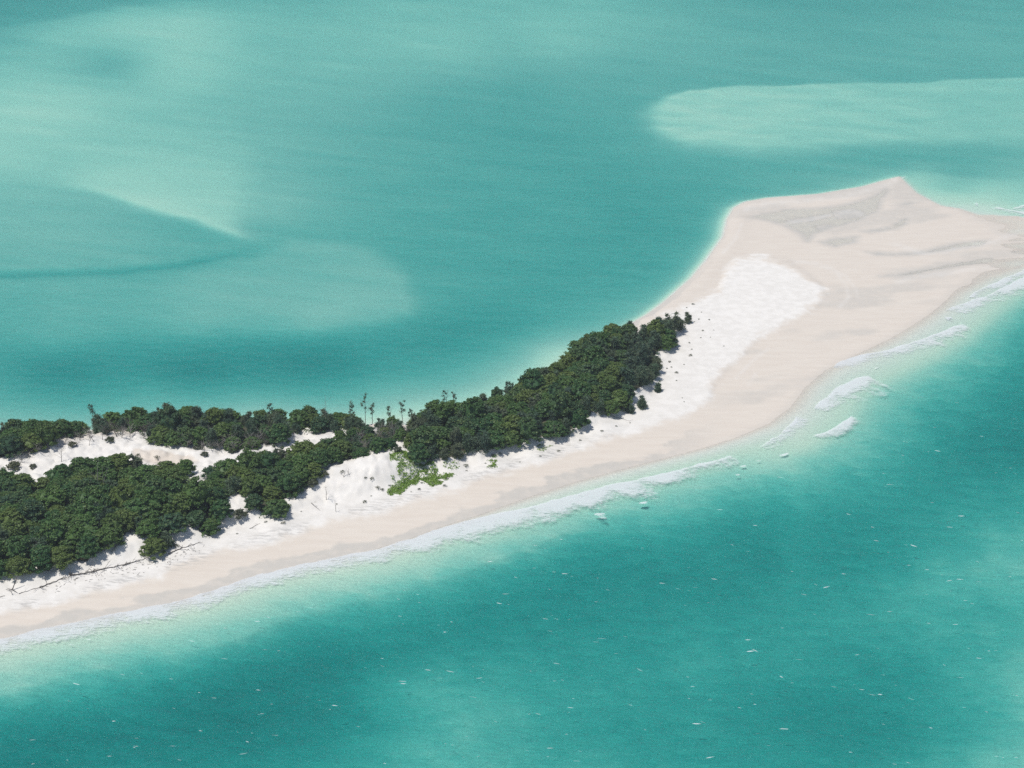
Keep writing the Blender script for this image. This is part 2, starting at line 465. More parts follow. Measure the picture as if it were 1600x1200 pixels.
wk = t.math('MULTIPLY', wr, t.math('MULTIPLY', t.rng(t.noise(t.mapping(co, (0.35, 1.6, 1), (0, 0, R(-24))), 1.0, 6, 0.7), 0.45, 0.62), t.rng(t.noise(co, 0.08, 3), 0.38, 0.55)))
c = t.mix(t.math('MULTIPLY', wk, 0.6), c, (0.33, 0.32, 0.30))
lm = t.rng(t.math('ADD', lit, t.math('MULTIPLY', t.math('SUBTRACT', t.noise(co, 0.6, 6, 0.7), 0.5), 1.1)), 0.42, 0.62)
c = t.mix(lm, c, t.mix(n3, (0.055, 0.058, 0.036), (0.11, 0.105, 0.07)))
c = t.mix(t.attr('bed').outputs['Fac'], c, t.mix(t.attr('deep_bed').outputs['Fac'], (0.73, 0.69, 0.61), t.mix(t.attr('hazed_bed').outputs['Fac'], (0.74, 0.715, 0.57), (0.69, 0.61, 0.505))))
bs = t.n('ShaderNodeBsdfPrincipled')
t.l(c, bs.inputs['Base Color'])
t.l(t.rng(dry, 0.3, 0.6, 0.55, 0.95), bs.inputs['Roughness'])
bs.inputs['Specular IOR Level'].default_value = 0.25
bp = t.n('ShaderNodeBump')
bp.inputs['Strength'].default_value = 0.28; bp.inputs['Distance'].default_value = 0.25
t.l(t.math('ADD', t.math('MULTIPLY', n3, t.rng(dry, 0.3, 0.7, 0.05, 0.45)), t.math('MULTIPLY', n2, 0.12)), bp.inputs['Height'])
t.l(bp.outputs[0], bs.inputs['Normal'])
t.out(bs.outputs[0])

# water: clear absorbing body over the sand, rippled gloss on top, a little suspended silt
water_mat, nt = new_mat('water')
t = NT(nt)
co = t.n('ShaderNodeTexCoord').outputs['Object']
dep = t.attr('depth').outputs['Fac']
choppy = t.attr('chop').outputs['Fac']
swell = t.noise(t.mapping(co, (0.13, 0.36, 1), (0, 0, R(9))), 1.0, 3, 0.55, 0.3)
chop = t.noise(t.mapping(co, (0.42, 1.15, 1), (0, 0, R(12))), 1.0, 4, 0.6, 0.4)
fine = t.noise(t.mapping(co, (1.6, 3.0, 1), (0, 0, R(-6))), 1.0, 3, 0.6)
hgt = t.math('ADD', t.math('MULTIPLY', swell, 0.9), t.math('ADD', t.math('MULTIPLY', chop, 0.95), t.math('MULTIPLY', fine, 0.34)))
bp = t.n('ShaderNodeBump')
bp.inputs['Distance'].default_value = 1.5
t.l(t.rng(choppy, 0, 1, 0.55, 1.0), bp.inputs['Strength'])
t.l(hgt, bp.inputs['Height'])
tr = t.n('ShaderNodeBsdfTransparent')
silt = t.n('ShaderNodeBsdfDiffuse')
silt.inputs[0].default_value = (0.10, 0.36, 0.34, 1)
t.l(bp.outputs[0], silt.inputs['Normal'])
m1 = t.n('ShaderNodeMixShader')
t.l(t.math('MULTIPLY', t.math('SUBTRACT', 1.0, t.math('POWER', 2.718, t.math('MULTIPLY', dep, -0.9))), 0.04), m1.inputs[0])
t.l(tr.outputs[0], m1.inputs[1]); t.l(silt.outputs[0], m1.inputs[2])
gl = t.n('ShaderNodeBsdfGlossy')
gl.inputs['Roughness'].default_value = 0.10
t.l(bp.outputs[0], gl.inputs['Normal'])
fr = t.n('ShaderNodeFresnel'); fr.inputs['IOR'].default_value = 1.33
t.l(bp.outputs[0], fr.inputs['Normal'])
m2 = t.n('ShaderNodeMixShader')
t.l(t.math('MULTIPLY', fr.outputs[0], 0.34), m2.inputs[0])
t.l(m1.outputs[0], m2.inputs[1]); t.l(gl.outputs[0], m2.inputs[2])
va = t.n('ShaderNodeVolumeAbsorption')
va.inputs['Color'].default_value = (0.0, 1 - AG / AR, 1 - AB / AR, 1)
va.inputs['Density'].default_value = AR
t.out(m2.outputs[0], va.outputs[0])

# foam
foam_mat, nt = new_mat('foam')
t = NT(nt)
co = t.n('ShaderNodeTexCoord').outputs['Object']
den = t.attr('froth').outputs['Fac']
f1 = t.noise(t.mapping(co, (0.42, 1.6, 1), (0, 0, R(-22))), 1.0, 9, 0.74, 1.2)
f2 = t.noise(co, 1.1, 5, 0.7, 0.3)
low = t.math('MULTIPLY', t.math('SUBTRACT', t.noise(co, 0.11, 3, 0.6), 0.5), 0.75)
fa = t.rng(t.math('ADD', t.math('ADD', t.math('ADD', t.math('MULTIPLY', f1, 0.85), low), t.math('MULTIPLY', f2, 0.3)), t.math('SUBTRACT', den, 1.0)), 0.26, 0.58)
d1 = t.n('ShaderNodeBsdfDiffuse'); d1.inputs[0].default_value = (0.86, 0.88, 0.89, 1)
tr = t.n('ShaderNodeBsdfTransparent')
mx = t.n('ShaderNodeMixShader')
d2 = t.n('ShaderNodeBsdfTranslucent'); d2.inputs[0].default_value = (0.78, 0.84, 0.83, 1)
fm = t.n('ShaderNodeMixShader'); fm.inputs[0].default_value = 0.38
t.l(d1.outputs[0], fm.inputs[1]); t.l(d2.outputs[0], fm.inputs[2])
t.l(t.math('MULTIPLY', fa, 0.95), mx.inputs[0]); t.l(tr.outputs[0], mx.inputs[1]); t.l(fm.outputs[0], mx.inputs[2])
t.out(mx.outputs[0])


def leaf_mat(name, c0, c1, c2, tl=0.25, c3=(0.15, 0.155, 0.045), c4=(0.045, 0.085, 0.055)):
    m, nt = new_mat(name)
    t = NT(nt)
    oi = t.n('ShaderNodeObjectInfo').outputs['Random']
    v = t.attr('leaf').outputs['Fac']
    h2 = t.math('FRACT', t.math('MULTIPLY', oi, 7.31))
    cr = t.mix(oi, c0, c1)
    cr = t.mix(t.rng(h2, 0.55, 1.0, 0.0, 0.7), cr, c3)
    cr = t.mix(t.rng(h2, 0.35, 0.0, 0.0, 0.6), cr, c4)
    cr = t.mix(t.rng(v, 0.5, 1.0, 0.0, 0.75), cr, c2)
    a = t.n('ShaderNodeBsdfDiffuse'); t.l(cr, a.inputs[0])
    b = t.n('ShaderNodeBsdfTranslucent'); t.l(cr, b.inputs[0])
    g = t.n('ShaderNodeBsdfGlossy'); g.inputs['Roughness'].default_value = 0.5; g.inputs[0].default_value = (0.5, 0.5, 0.5, 1)
    mx = t.n('ShaderNodeMixShader'); mx.inputs[0].default_value = tl
    t.l(a.outputs[0], mx.inputs[1]); t.l(b.outputs[0], mx.inputs[2])
    m2 = t.n('ShaderNodeMixShader'); m2.inputs[0].default_value = 0.03
    t.l(mx.outputs[0], m2.inputs[1]); t.l(g.outputs[0], m2.inputs[2])
    t.out(m2.outputs[0])
    return m


broad_mat = leaf_mat('broad_leaf', (0.042, 0.110, 0.040), (0.090, 0.165, 0.042), (0.17, 0.225, 0.075), 0.2, (0.125, 0.165, 0.042))
casu_mat = leaf_mat('needle_leaf', (0.060, 0.115, 0.072), (0.095, 0.150, 0.082), (0.16, 0.20, 0.12), 0.25, (0.13, 0.15, 0.09), (0.06, 0.10, 0.075))
scrub_mat = leaf_mat('scrub_leaf', (0.055, 0.080, 0.040), (0.085, 0.10, 0.06), (0.17, 0.17, 0.11), 0.25, (0.14, 0.15, 0.08), (0.09, 0.11, 0.07))
creep_mat = leaf_mat('creeper_leaf', (0.15, 0.27, 0.03), (0.19, 0.32, 0.045), (0.25, 0.36, 0.08), 0.25, (0.2, 0.3, 0.05), (0.15, 0.27, 0.03))


def bark(name, a, b):
    m, nt = new_mat(name)
    t = NT(nt)
    co = t.n('ShaderNodeTexCoord').outputs['Object']
    n = t.noise(t.mapping(co, (6, 6, 1.2)), 1.0, 4)
    p = t.n('ShaderNodeBsdfPrincipled'); p.inputs['Roughness'].default_value = 0.9
    t.l(t.mix(t.rng(n, 0.3, 0.7), a, b), p.inputs['Base Color'])
    t.out(p.outputs[0])
    return m


bark_mat = bark('bark', (0.10, 0.085, 0.07), (0.21, 0.19, 0.16))
dead_mat = bark('dead_wood', (0.19, 0.175, 0.16), (0.33, 0.31, 0.28))
drift_mat = bark('driftwood', (0.055, 0.05, 0.045), (0.14, 0.125, 0.11))

# ------------------------------------------------------------------ mesh helpers


def tag(o, label=None, cat=None, group=None, kind=None):
    for k, v in (('label', label), ('category', cat), ('group', group), ('kind', kind)):
        if v:
            o[k] = v
    return o


def make_mesh(name, V, Fc, mat, attrs=None, smooth=False):
    me = bpy.data.meshes.new(name)
    V = np.asarray(V, np.float32)
    if isinstance(Fc, np.ndarray):
        nf, k = Fc.shape
        me.vertices.add(len(V)); me.vertices.foreach_set('co', V.ravel())
        me.loops.add(nf * k); me.loops.foreach_set('vertex_index', Fc.ravel().astype(np.int32))
        me.polygons.add(nf); me.polygons.foreach_set('loop_start', np.arange(0, nf * k, k, dtype=np.int32))
        me.update(calc_edges=True)
    else:
        me.from_pydata([tuple(map(float, v)) for v in V], [], Fc)
    if smooth:
        me.polygons.foreach_set('use_smooth', np.ones(len(me.polygons), bool))
    for k, a in (attrs or {}).items():
        at = me.attributes.new(k, 'FLOAT', 'POINT')
        at.data.foreach_set('value', np.asarray(a, np.float32))
    me.materials.append(mat)
    me.validate()
    me.update()
    return me


def obj(name, me, parent=None, loc=(0, 0, 0), rz=0.0, sc=1.0):
    o = bpy.data.objects.new(name, me)
    COL.objects.link(o)
    o.parent = parent
    o.location = loc
    o.rotation_euler = (0, 0, rz)
    o.scale = (sc, sc, sc) if isinstance(sc, (int, float)) else sc
    return o


class MB:
    """collects tubes, blobs and leaves into one mesh"""

    def __init__(s):
        s.v = []; s.f = []; s.a = []

    def tube(s, pts, rad, n=6):
        base = len(s.v)
        pts = [Vector(p) for p in pts]
        for i, p in enumerate(pts):
            d = (pts[min(i + 1, len(pts) - 1)] - pts[max(i - 1, 0)]).normalized()
            u = d.cross(Vector((0.31, 0.17, 0.93)) if abs(d.z) < 0.9 else Vector((1, 0, 0))).normalized()
            w = d.cross(u)
            r = rad[i] if isinstance(rad, (list, tuple)) else rad
            for k in range(n):
                a = 2 * math.pi * k / n
                s.v.append(tuple(p + (u * math.cos(a) + w * math.sin(a)) * r)); s.a.append(0)
        for i in range(len(pts) - 1):
            for k in range(n):
                a = base + i * n + k; b = base + i * n + (k + 1) % n
                s.f.append((a, b, b + n, a + n))
        s.f.append(tuple(base + k for k in range(n))[::-1])
        s.f.append(tuple(base + (len(pts) - 1) * n + k for k in range(n)))

    def blob(s, c, r, rz, rnd, val=0.2):
        """a rough low ball, the dense heart of a leaf clump"""
        base = len(s.v)
        nu, nv = 8, 5
        for j in range(nv + 1):
            th = math.pi * j / nv
            for i in range(nu):
                ph = 2 * math.pi * (i + 0.5 * (j % 2)) / nu
                k = rnd.uniform(0.82, 1.12)
                s.v.append((c[0] + r * k * math.sin(th) * math.cos(ph), c[1] + r * k * math.sin(th) * math.sin(ph), c[2] + rz * k * math.cos(th)))
                s.a.append(val)
        for j in range(nv):
            for i in range(nu):
                a = base + j * nu + i; b = base + j * nu + (i + 1) % nu
                s.f.append((a, a + nu, b + nu, b))

    def leaf(s, c, nrm, w, l, rnd, val):
        n = Vector(nrm).normalized()
        u = n.cross(Vector((rnd.uniform(-1, 1), rnd.uniform(-1, 1), rnd.uniform(-1, 1)))).normalized()
        q = n.cross(u)
        base = len(s.v)
        c = Vector(c)
        for a, b in ((-l, 0), (0, -w), (l, 0), (0, w)):
            s.v.append(tuple(c + u * a + q * b)); s.a.append(val)
        s.f.append((base, base + 1, base + 2, base + 3))

    def strip(s, p, d, l, w, rnd, val):
        """a drooping needle spray"""
        d = Vector(d).normalized(); p = Vector(p)
        u = d.cross(Vector((rnd.uniform(-1, 1), rnd.uniform(-1, 1), rnd.uniform(-1, 1)))).normalized() * w
        b = len(s.v)
        m = p + d * l * 0.55 + Vector((0, 0, -0.04 * l))
        e = p + d * l + Vector((0, 0, -0.25 * l))
        for q in (p - u, p + u, m - u * 0.8, m + u * 0.8, e):
            s.v.append(tuple(q)); s.a.append(val)
        s.f.append((b, b + 1, b + 3, b + 2)); s.f.append((b + 2, b + 3, b + 4))

    def mesh(s, name, mat):
        return make_mesh(name, s.v, s.f, mat, {'leaf': s.a})


def rdir(rnd):
    z = rnd.uniform(-1, 1); a = rnd.uniform(0, 2 * math.pi); r = math.sqrt(1 - z * z)
    return Vector((r * math.cos(a), r * math.sin(a), z))


# ------------------------------------------------------------------ ground: one sheet, beach, dunes, spit and seabed, out to the horizon
def grid_rows():
    ang = np.linspace(R(43), R(9.2), 760)
    y = H / np.tan(ang)
    lo = np.array([-30000, -12000, -4000, -1200, -300, 0, 110.0, 170.0])
    hi = np.array([1300, 1400, 1600, 1900, 2400, 3200, 4500, 7000, 12000, 20000, 32000.0])
    return np.concatenate([lo, y, hi[hi > y[-1] + 20]])


ROWS = grid_rows()
sc_in = np.linspace(-0.46, 0.46, 760)
sc_out = np.array([0.5, 0.56, 0.66, 0.8, 1.1, 1.6, 2.5, 5, 10, 25.0])
COLS = np.concatenate([-sc_out[::-1], sc_in, sc_out])
YY, SS = np.meshgrid(ROWS, COLS, indexing='ij')
XX = SS * np.clip(YY, 200, 900)
gx = XX.ravel(); gy = YY.ravel()
gz, gsd = height(gx, gy)
nr, nc = len(ROWS), len(COLS)
idx = np.arange(nr * nc).reshape(nr, nc)
quads = np.stack([idx[:-1, :-1].ravel(), idx[:-1, 1:].ravel(), idx[1:, 1:].ravel(), idx[1:, :-1].ravel()], -1)

gpx, gpy = to_px(gx, gy, gz)
GP = np.stack([gpx, gpy], -1)
land = gsd > -2
dryA = np.zeros(len(gx)); litA = np.zeros(len(gx)); dampA = np.zeros(len(gx)); wrA = np.zeros(len(gx))
LP = GP[land]
sdry = sdist(LP, SPITDRY_PX)
dryA[land] = sstep(-15, 24, sdry + 30 * fbm(gx[land] / 8, gy[land] / 8, 77))
wrA[land] = sstep(1080, 980, LP[:, 0]) * np.exp(-((sdry - 12) / 10) ** 2)
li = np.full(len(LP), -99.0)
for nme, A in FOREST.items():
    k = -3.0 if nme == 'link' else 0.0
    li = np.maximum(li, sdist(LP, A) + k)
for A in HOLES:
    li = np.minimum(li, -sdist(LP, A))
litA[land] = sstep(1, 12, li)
fl = flat(np.array([0.0]), np.array([0.0]))
for k, A in enumerate(POOLS):
    e = sdist(np.stack([gx[land], gy[land]], -1), A) + 1.6 * fbm(gx[land] / 4, gy[land] / 4, 31 + k)
    dampA[land] = np.maximum(dampA[land], 1.0 * sstep(-3.0, 2.0, e))
bare = np.array([(205, 700), (230, 700), (262, 704), (300, 712), (318, 718), (290, 728), (245, 728), (210, 722)], float)
dryA[land] *= 1 - .95 * sstep(-6, 8, sdist(LP, bare) + 12 * fbm(gx[land] / 3, gy[land] / 3, 15))  # darker tan bare ground, with the tree shade on it put into the colour
paleA = np.zeros(len(gx))
for pl, w_ in (([(1165, 327), (1200, 318), (1260, 313), (1330, 305), (1375, 293), (1398, 281)], 5), ([(1240, 408), (1275, 412), (1305, 425), (1322, 445), (1326, 465), (1312, 480)], 3.0),
               ([(1290, 415), (1320, 430), (1338, 452), (1340, 466)], 2.0), ([(1130, 395), (1150, 372), (1158, 350)], 2.5), ([(1230, 349), (1262, 344), (1298, 336)], 2.5), ([(1300, 338), (1330, 330), (1350, 336)], 4),
               ([(1150, 590), (1180, 560), (1200, 545)], 3), ([(1170, 600), (1180, 585)], 3), ([(1395, 380), (1450, 398), (1540, 380), (1600, 360)], 4), ([(1400, 440), (1470, 428), (1560, 415)], 4)):
    dd = seg_dist(LP, np.array(pl, float))
    paleA[land] = np.maximum(paleA[land], np.exp(-(dd / w_) ** 2) * (0.6 + 1.4 * fbm(gx[land] / 2.5, gy[land] / 2.5, 91)))
dampA[land] = np.maximum(dampA[land], 0.5 * sstep(.02, .2, fbm(LP[:, 0] / 120, LP[:, 1] / 22 + LP[:, 0] / 400, 19, 4)) * sstep(1080, 1200, LP[:, 0]))
dampA[land] = np.maximum(dampA[land], 0.75 * sstep(0.04, -0.02, gz[land] - 0.28 * (0.75 + 1.5 * fbm(gx[land] / 7, gy[land] / 5, 23))) * sstep(1150, 1000, LP[:, 0]))
dampA[land] = np.maximum(dampA[land], 0.3 * sstep(0.09, 0.0, gz[land]))
bedA = sstep(0.0, 0.16, -gz)
deepA = sstep(0.12, 0.5, -gz)
hazedA = sstep(-10, 30, gy - np.interp(gx, MID[:, 0], MID[:, 1])) * sstep(0.55, 1.3, -gz) * (gsd < 0)  # greyness of haze and reflection over the deep lagoon, painted into the bed colour
dampA *= 1 - 0.6 * sstep(0.0, 0.05, -gz)
ground_me = make_mesh('sand_ground', np.stack([gx, gy, gz], -1), quads, sand_mat, {'dry': dryA, 'litter': litA, 'damp': dampA, 'wrack': wrA, 'pale': paleA, 'bed': bedA, 'deep_bed': deepA, 'hazed_bed': hazedA}, smooth=True)
ground = tag(obj('sand_ground', ground_me), 'white sand spit, dunes and pale seabed', None, None, 'structure')

GZ = gz.reshape(nr, nc)
GS = gsd.reshape(nr, nc)


def hq(x, y):
    """terrain height and shore distance read back from the ground sheet"""
    x = np.asarray(x, float); y = np.asarray(y, float)
    i = np.clip(np.searchsorted(ROWS, y) - 1, 0, nr - 2)
    s = x / np.clip(y, 200, 900)
    j = np.clip(np.searchsorted(COLS, s) - 1, 0, nc - 2)
    a = np.clip((y - ROWS[i]) / (ROWS[i + 1] - ROWS[i]), 0, 1)
    b = np.clip((s - COLS[j]) / (COLS[j + 1] - COLS[j]), 0, 1)
    f = lambda Z: (Z[i, j] * (1 - b) + Z[i, j + 1] * b) * (1 - a) + (Z[i + 1, j] * (1 - b) + Z[i + 1, j + 1] * b) * a
    return f(GZ), f(GS)


# the sea: a closed body of water with its surface at z = 0
step = 2
ri = np.arange(nr); ci = np.unique(np.concatenate([np.arange(0, nc, step), [nc - 1]]))
W = idx[np.ix_(ri, ci)]
wx = gx[W].ravel(); wy = gy[W].ravel(); wd = np.maximum(-gz[W].ravel(), 0)
wr_, wc_ = W.shape
wi = np.arange(wr_ * wc_).reshape(wr_, wc_)
wq = np.stack([wi[:-1, :-1].ravel(), wi[:-1, 1:].ravel(), wi[1:, 1:].ravel(), wi[1:, :-1].ravel()], -1)
wlag = sstep(-30, 30, wy - np.interp(wx, MID[:, 0], MID[:, 1]))


def wave(x, y, dep, lagv):
    ca, sa = math.cos(R(10)), math.sin(R(10))
    u = x * ca - y * sa; v = x * sa + y * ca
    return (1.9 * fbm(u / 4.4, v / 2.1, 51, 3) + 0.7 * fbm(u / 15, v / 6.0, 53, 2)) * (1 - 0.8 * lagv) * sstep(0.4, 2.5, dep) * sstep(900, 600, y) * (y > 200)


def lagoon(x, y):
    return sstep(-30, 30, y - np.interp(x, MID[:, 0], MID[:, 1]))


wz = wave(wx, wy, wd, wlag)
wv = np.stack([wx, wy, wz], -1)
wb = wv.copy(); wb[:, 2] = -40
nW = len(wv)
ring = np.concatenate([wi[0, :], wi[1:, -1], wi[-1, -2::-1], wi[-2:0:-1, 0]])
side = np.stack([ring, np.roll(ring, -1), np.roll(ring, -1) + nW, ring + nW], -1)[:, ::-1]
sea_me = make_mesh('sea', np.vstack([wv, wb]), np.vstack([wq, wq[:, ::-1] + nW, side]), water_mat,
                   {'depth': np.concatenate([wd, wd]), 'chop': np.concatenate([1 - wlag, 1 - wlag])}, True)
tag(obj('sea', sea_me), 'clear turquoise water around the sand spit', None, None, 'structure')


def ground_at(px, py):
    """where the sight line through a survey point meets the terrain"""
    z = 0.0
    for _ in range(12):
        p = flat(np.array([px], float), np.array([py], float), z)
        h, _s = hq(p[:, 0], p[:, 1])
        h = max(float(h[0]), 0.0)
        z = 0.5 * z + 0.5 * h if _ < 11 else h
    return Vector((float(p[0, 0]), float(p[0, 1]), z))


# ------------------------------------------------------------------ plants: prototypes
def broad_crown(seed, flatness=1.0, top=5.6, rad=2.7):
    rnd = random.Random(seed)
    mb = MB()
    lumps = []
    n = rnd.randint(34, 42)
    for i in range(n):
        a = i * 2.39996 + rnd.uniform(-0.5, 0.5)
        q = math.sqrt((i + 0.4) / n)
        rr = rad * 0.9 * q * rnd.uniform(0.8, 1.1)
        zz = top - 0.6 - (top - 2.1) * (q ** 2.2) * rnd.uniform(0.6, 1.15) * flatness + rnd.uniform(-.35, .3)
        lumps.append((rr * math.cos(a), rr * math.sin(a), zz, rnd.uniform(0.3, 0.68)))
    for i in range(13):
        a = i * 2 * math.pi / 11 + rnd.uniform(-0.3, 0.3)
        rr = rad * rnd.uniform(0.62, 0.95)
        lumps.append((rr * math.cos(a), rr * math.sin(a), rnd.uniform(0.6, 2.1), rnd.uniform(0.45, 0.75)))
    mb.blob((0, 0, top * .46), rad * .74, top * .36, rnd, 0.0)
    for x, y, z, r in lumps:
        tone = rnd.uniform(0.0, 0.62)
        mb.blob((x, y, z - .08), r * 0.72, r * 0.6, rnd, tone * 0.3)
        for _ in range(44):
            d = rdir(rnd)
            if d.z < -0.3:
                d.z *= -1
            k = rnd.uniform(0.65, 1.3)
            p = (x + d.x * r * k, y + d.y * r * k, z + d.z * r * 0.85 * k)
            nn = d + rdir(rnd) * 0.85
            mb.leaf(p, nn, rnd.uniform(0.08, 0.16), rnd.uniform(0.14, 0.28), rnd, min(1, max(0, tone + rnd.uniform(-0.3, 0.5))))
    return mb.mesh('crown_broad', broad_mat)


def branchy_trunk(seed, h, spread, r0, nb=5, mat=None, lean=0.3, twigs=0):
    rnd = random.Random(seed)
    mb = MB()
    lx, ly = rnd.uniform(-lean, lean), rnd.uniform(-lean, lean)
    pts = [(lx * (k / 4) ** 1.5 * 2 + rnd.uniform(-.06, .06), ly * (k / 4) ** 1.5 * 2 + rnd.uniform(-.06, .06), -0.3 + (h + 0.3) * k / 4) for k in range(5)]
    mb.tube(pts, [r0, r0 * .85, r0 * .7, r0 * .5, r0 * .22], 7)
    for i in range(nb):
        f = rnd.uniform(0.3, 0.95)
        k = f * 4; j = int(min(k, 3)); fr = k - j
        p0 = Vector(pts[j]).lerp(Vector(pts[j + 1]), fr)
        a = rnd.uniform(0, 2 * math.pi)
        L = spread * rnd.uniform(0.5, 1.0) * (1.15 - 0.5 * f)
        d = Vector((math.cos(a), math.sin(a), rnd.uniform(0.35, 0.95)))
        p1 = p0 + d * L * 0.5 + Vector((0, 0, rnd.uniform(-.1, .1))); p2 = p0 + d * L + Vector((rnd.uniform(-.2, .2), rnd.uniform(-.2, .2), rnd.uniform(0, .3)))
        rb = r0 * 0.45 * (1.1 - f * 0.6)
        mb.tube([p0, p1, p2], [rb, rb * .65, rb * .25], 5)
        for _ in range(twigs):
            q = p1.lerp(p2, rnd.random())
            e = q + (d + rdir(rnd) * 0.8).normalized() * L * rnd.uniform(0.25, 0.5)
            mb.tube([q, q.lerp(e, .5) + rdir(rnd) * .04, e], [rb * .35, rb * .25, rb * .1], 4)
    return mb.mesh('trunk', mat or bark_mat)


def casu_crown(seed, h=5.4, rad=2.6, n=52):
    """a bushy she-oak: several leaning leaders, each a plume of drooping sprays"""
    rnd = random.Random(seed)
    mb = MB()
    heads = [(math.cos(k * 2.1 + seed) * rad * rnd.uniform(.1, .62), math.sin(k * 2.1 + seed) * rad * rnd.uniform(.1, .62), h * q) for k, q in enumerate((1.0, .86, .7, .58))]
    mb.blob((0, 0, h * .38), rad * .45, h * .22, rnd, 0.05)
    for i in range(n):
        hx, hy, hz = heads[i % 4]
        f = rnd.uniform(0.08, 1.0) ** 0.8
        z = hz * f
        a = i * 2.39996 + rnd.uniform(-.5, .5)
        rr = rad * 0.62 * (1.04 - f * .98) ** .75 * rnd.uniform(0.25, 1.15)
        c = Vector((hx * f + rr * math.cos(a), hy * f + rr * math.sin(a), max(z, .35)))
        out = Vector((math.cos(a), math.sin(a), rnd.uniform(0.2, 1.1)))
        tone = rnd.uniform(0.0, 0.6)
        if rr < rad * 0.5:
            mb.blob(c, 0.4, 0.36, rnd, tone * 0.4)
        for _ in range(36):
            d = (out * 0.7 + rdir(rnd) * 1.0)
            mb.strip(c + rdir(rnd) * 0.45, d, rnd.uniform(0.45, 1.25), rnd.uniform(0.04, 0.09), rnd, min(1, tone + rnd.uniform(-.1, .5)))
    return mb.mesh('crown_casuarina', casu_mat)


def sparse_crown(seed, h=8.0, tufts=7, spread=1.6, low=0.45, mat=None):
    rnd = random.Random(seed)
    mb = MB()
    for i in range(tufts):
        f = low + (1 - low) * (i + 0.6) / tufts
        a = rnd.uniform(0, 6.28)
        rr = spread * rnd.uniform(0.1, 1.0) * (1.15 - 0.6 * f)
        c = Vector((rr * math.cos(a), rr * math.sin(a), h * f))
        s = rnd.uniform(0.35, 0.62)
        for _ in range(40):
            d = rdir(rnd)
            mb.leaf(c + d * s * rnd.uniform(0.2, 1.1), d + rdir(rnd), rnd.uniform(.05, .09), rnd.uniform(.13, .26), rnd, rnd.uniform(0, .8))
    return mb.mesh('crown_sparse', mat or casu_mat)


def shrub_crown(seed, h=1.1, rad=0.9, n=9, mat=None, dense=46):
    rnd = random.Random(seed)
    mb = MB()
    for i in range(n):
        a = i * 2.4; q = math.sqrt((i + .3) / n)
        c = Vector((rad * q * math.cos(a) * .8, rad * q * math.sin(a) * .8, h * (0.8 - 0.55 * q * q) * rnd.uniform(.8, 1.15)))
        r = rnd.uniform(.26, .42) * rad
        if dense > 30:
            mb.blob(c, r * .7, r * .6, rnd, .1)
        for _ in range(dense):
            d = rdir(rnd)
            if d.z < -.3:
                d.z *= -1
            mb.leaf(c + d * r * rnd.uniform(.6, 1.25), d + rdir(rnd) * .8, rnd.uniform(.04, .08), rnd.uniform(.09, .18), rnd, rnd.uniform(0, .9))
    return mb.mesh('crown_shrub', mat or scrub_mat)


BROAD = [(broad_crown(100 + i, random.Random(i).uniform(.75, 1.1), random.Random(i + 50).uniform(5.0, 6.2), random.Random(i + 90).uniform(2.4, 3.1)), branchy_trunk(200 + i, 4.2, 2.4, 0.17, 6)) for i in range(8)]
CASU = [(casu_crown(300 + i, random.Random(i).uniform(4.8, 6.0), random.Random(i + 7).uniform(2.3, 2.9)), branchy_trunk(400 + i, 4.4, 1.9, 0.13, 7, lean=.15)) for i in range(6)]
SHRUB = [(shrub_crown(500 + i), branchy_trunk(550 + i, 0.7, .7, 0.04, 5)) for i in range(4)]
TUFT = [(shrub_crown(580 + i, .7, .8, 6, None, 18), branchy_trunk(590 + i, 0.5, .7, 0.03, 6)) for i in range(3)]


def plant(name, proto, loc, rz, sc, label, cat, group=None):
    e = bpy.data.objects.new(name, None)
    e.empty_display_size = 0.5
    COL.objects.link(e)
    e.location = loc; e.rotation_euler = (0, 0, rz)
    e.scale = (sc, sc, sc) if isinstance(sc, (int, float)) else sc
    tag(e, label, cat, group)
    obj('trunk', proto[1], e)
    if proto[0] is not None:
        obj('crown', proto[0], e)
    return e


# ------------------------------------------------------------------ the woods
def scatter(poly_px, spacing, margin=0.0, seed=1):
    """Poisson spots on the terrain whose foot falls inside the outline"""
    rnd = random.Random(seed)
    fp = flat(poly_px[:, 0], poly_px[:, 1])
    x0, y0 = fp.min(0) - 12; x1, y1 = fp.max(0) + 3
    N = int((x1 - x0) * (y1 - y0) / spacing ** 2 * 14)
    c = np.array([(rnd.uniform(x0, x1), rnd.uniform(y0, y1)) for _ in range(N)])
    h, s = hq(c[:, 0], c[:, 1])
    px, py = to_px(c[:, 0], c[:, 1], h)
    q = np.stack([px, py], -1)
    d = sdist(q, poly_px)
    ok = (d > margin) & (s > 1.5)
    for A in HOLES:
        ok &= ~inside(q, A)
    out = []
    cell = {}
    for i in np.nonzero(ok)[0]:
        x, y = c[i]
        k = (int(x // spacing), int(y // spacing))
        if any((x - a) ** 2 + (y - b) ** 2 < spacing ** 2 for u in (-1, 0, 1) for v in (-1, 0, 1) for a, b in cell.get((k[0] + u, k[1] + v), ())):
            continue
        cell.setdefault(k, []).append((x, y))
        out.append((x, y, float(h[i]), float(px[i]), float(py[i]), float(d[i])))
    return out


NTH = ['first', 'second', 'third', 'fourth', 'fifth', 'sixth', 'seventh', 'eighth', 'ninth', 'tenth', 'eleventh', 'twelfth', 'thirteenth', 'fourteenth', 'fifteenth', 'sixteenth', 'seventeenth', 'eighteenth',
       'nineteenth', 'twentieth']


def nth(i):
    if i < 20:
        return NTH[i]
    tens = ['twent', 'thirt', 'fort', 'fift', 'sixt', 'sevent', 'eight', 'ninet'][(i + 1) // 10 - 2]
    return tens + 'ieth' if (i + 1) % 10 == 0 else tens + 'y-' + NTH[(i + 1) % 10 - 1]


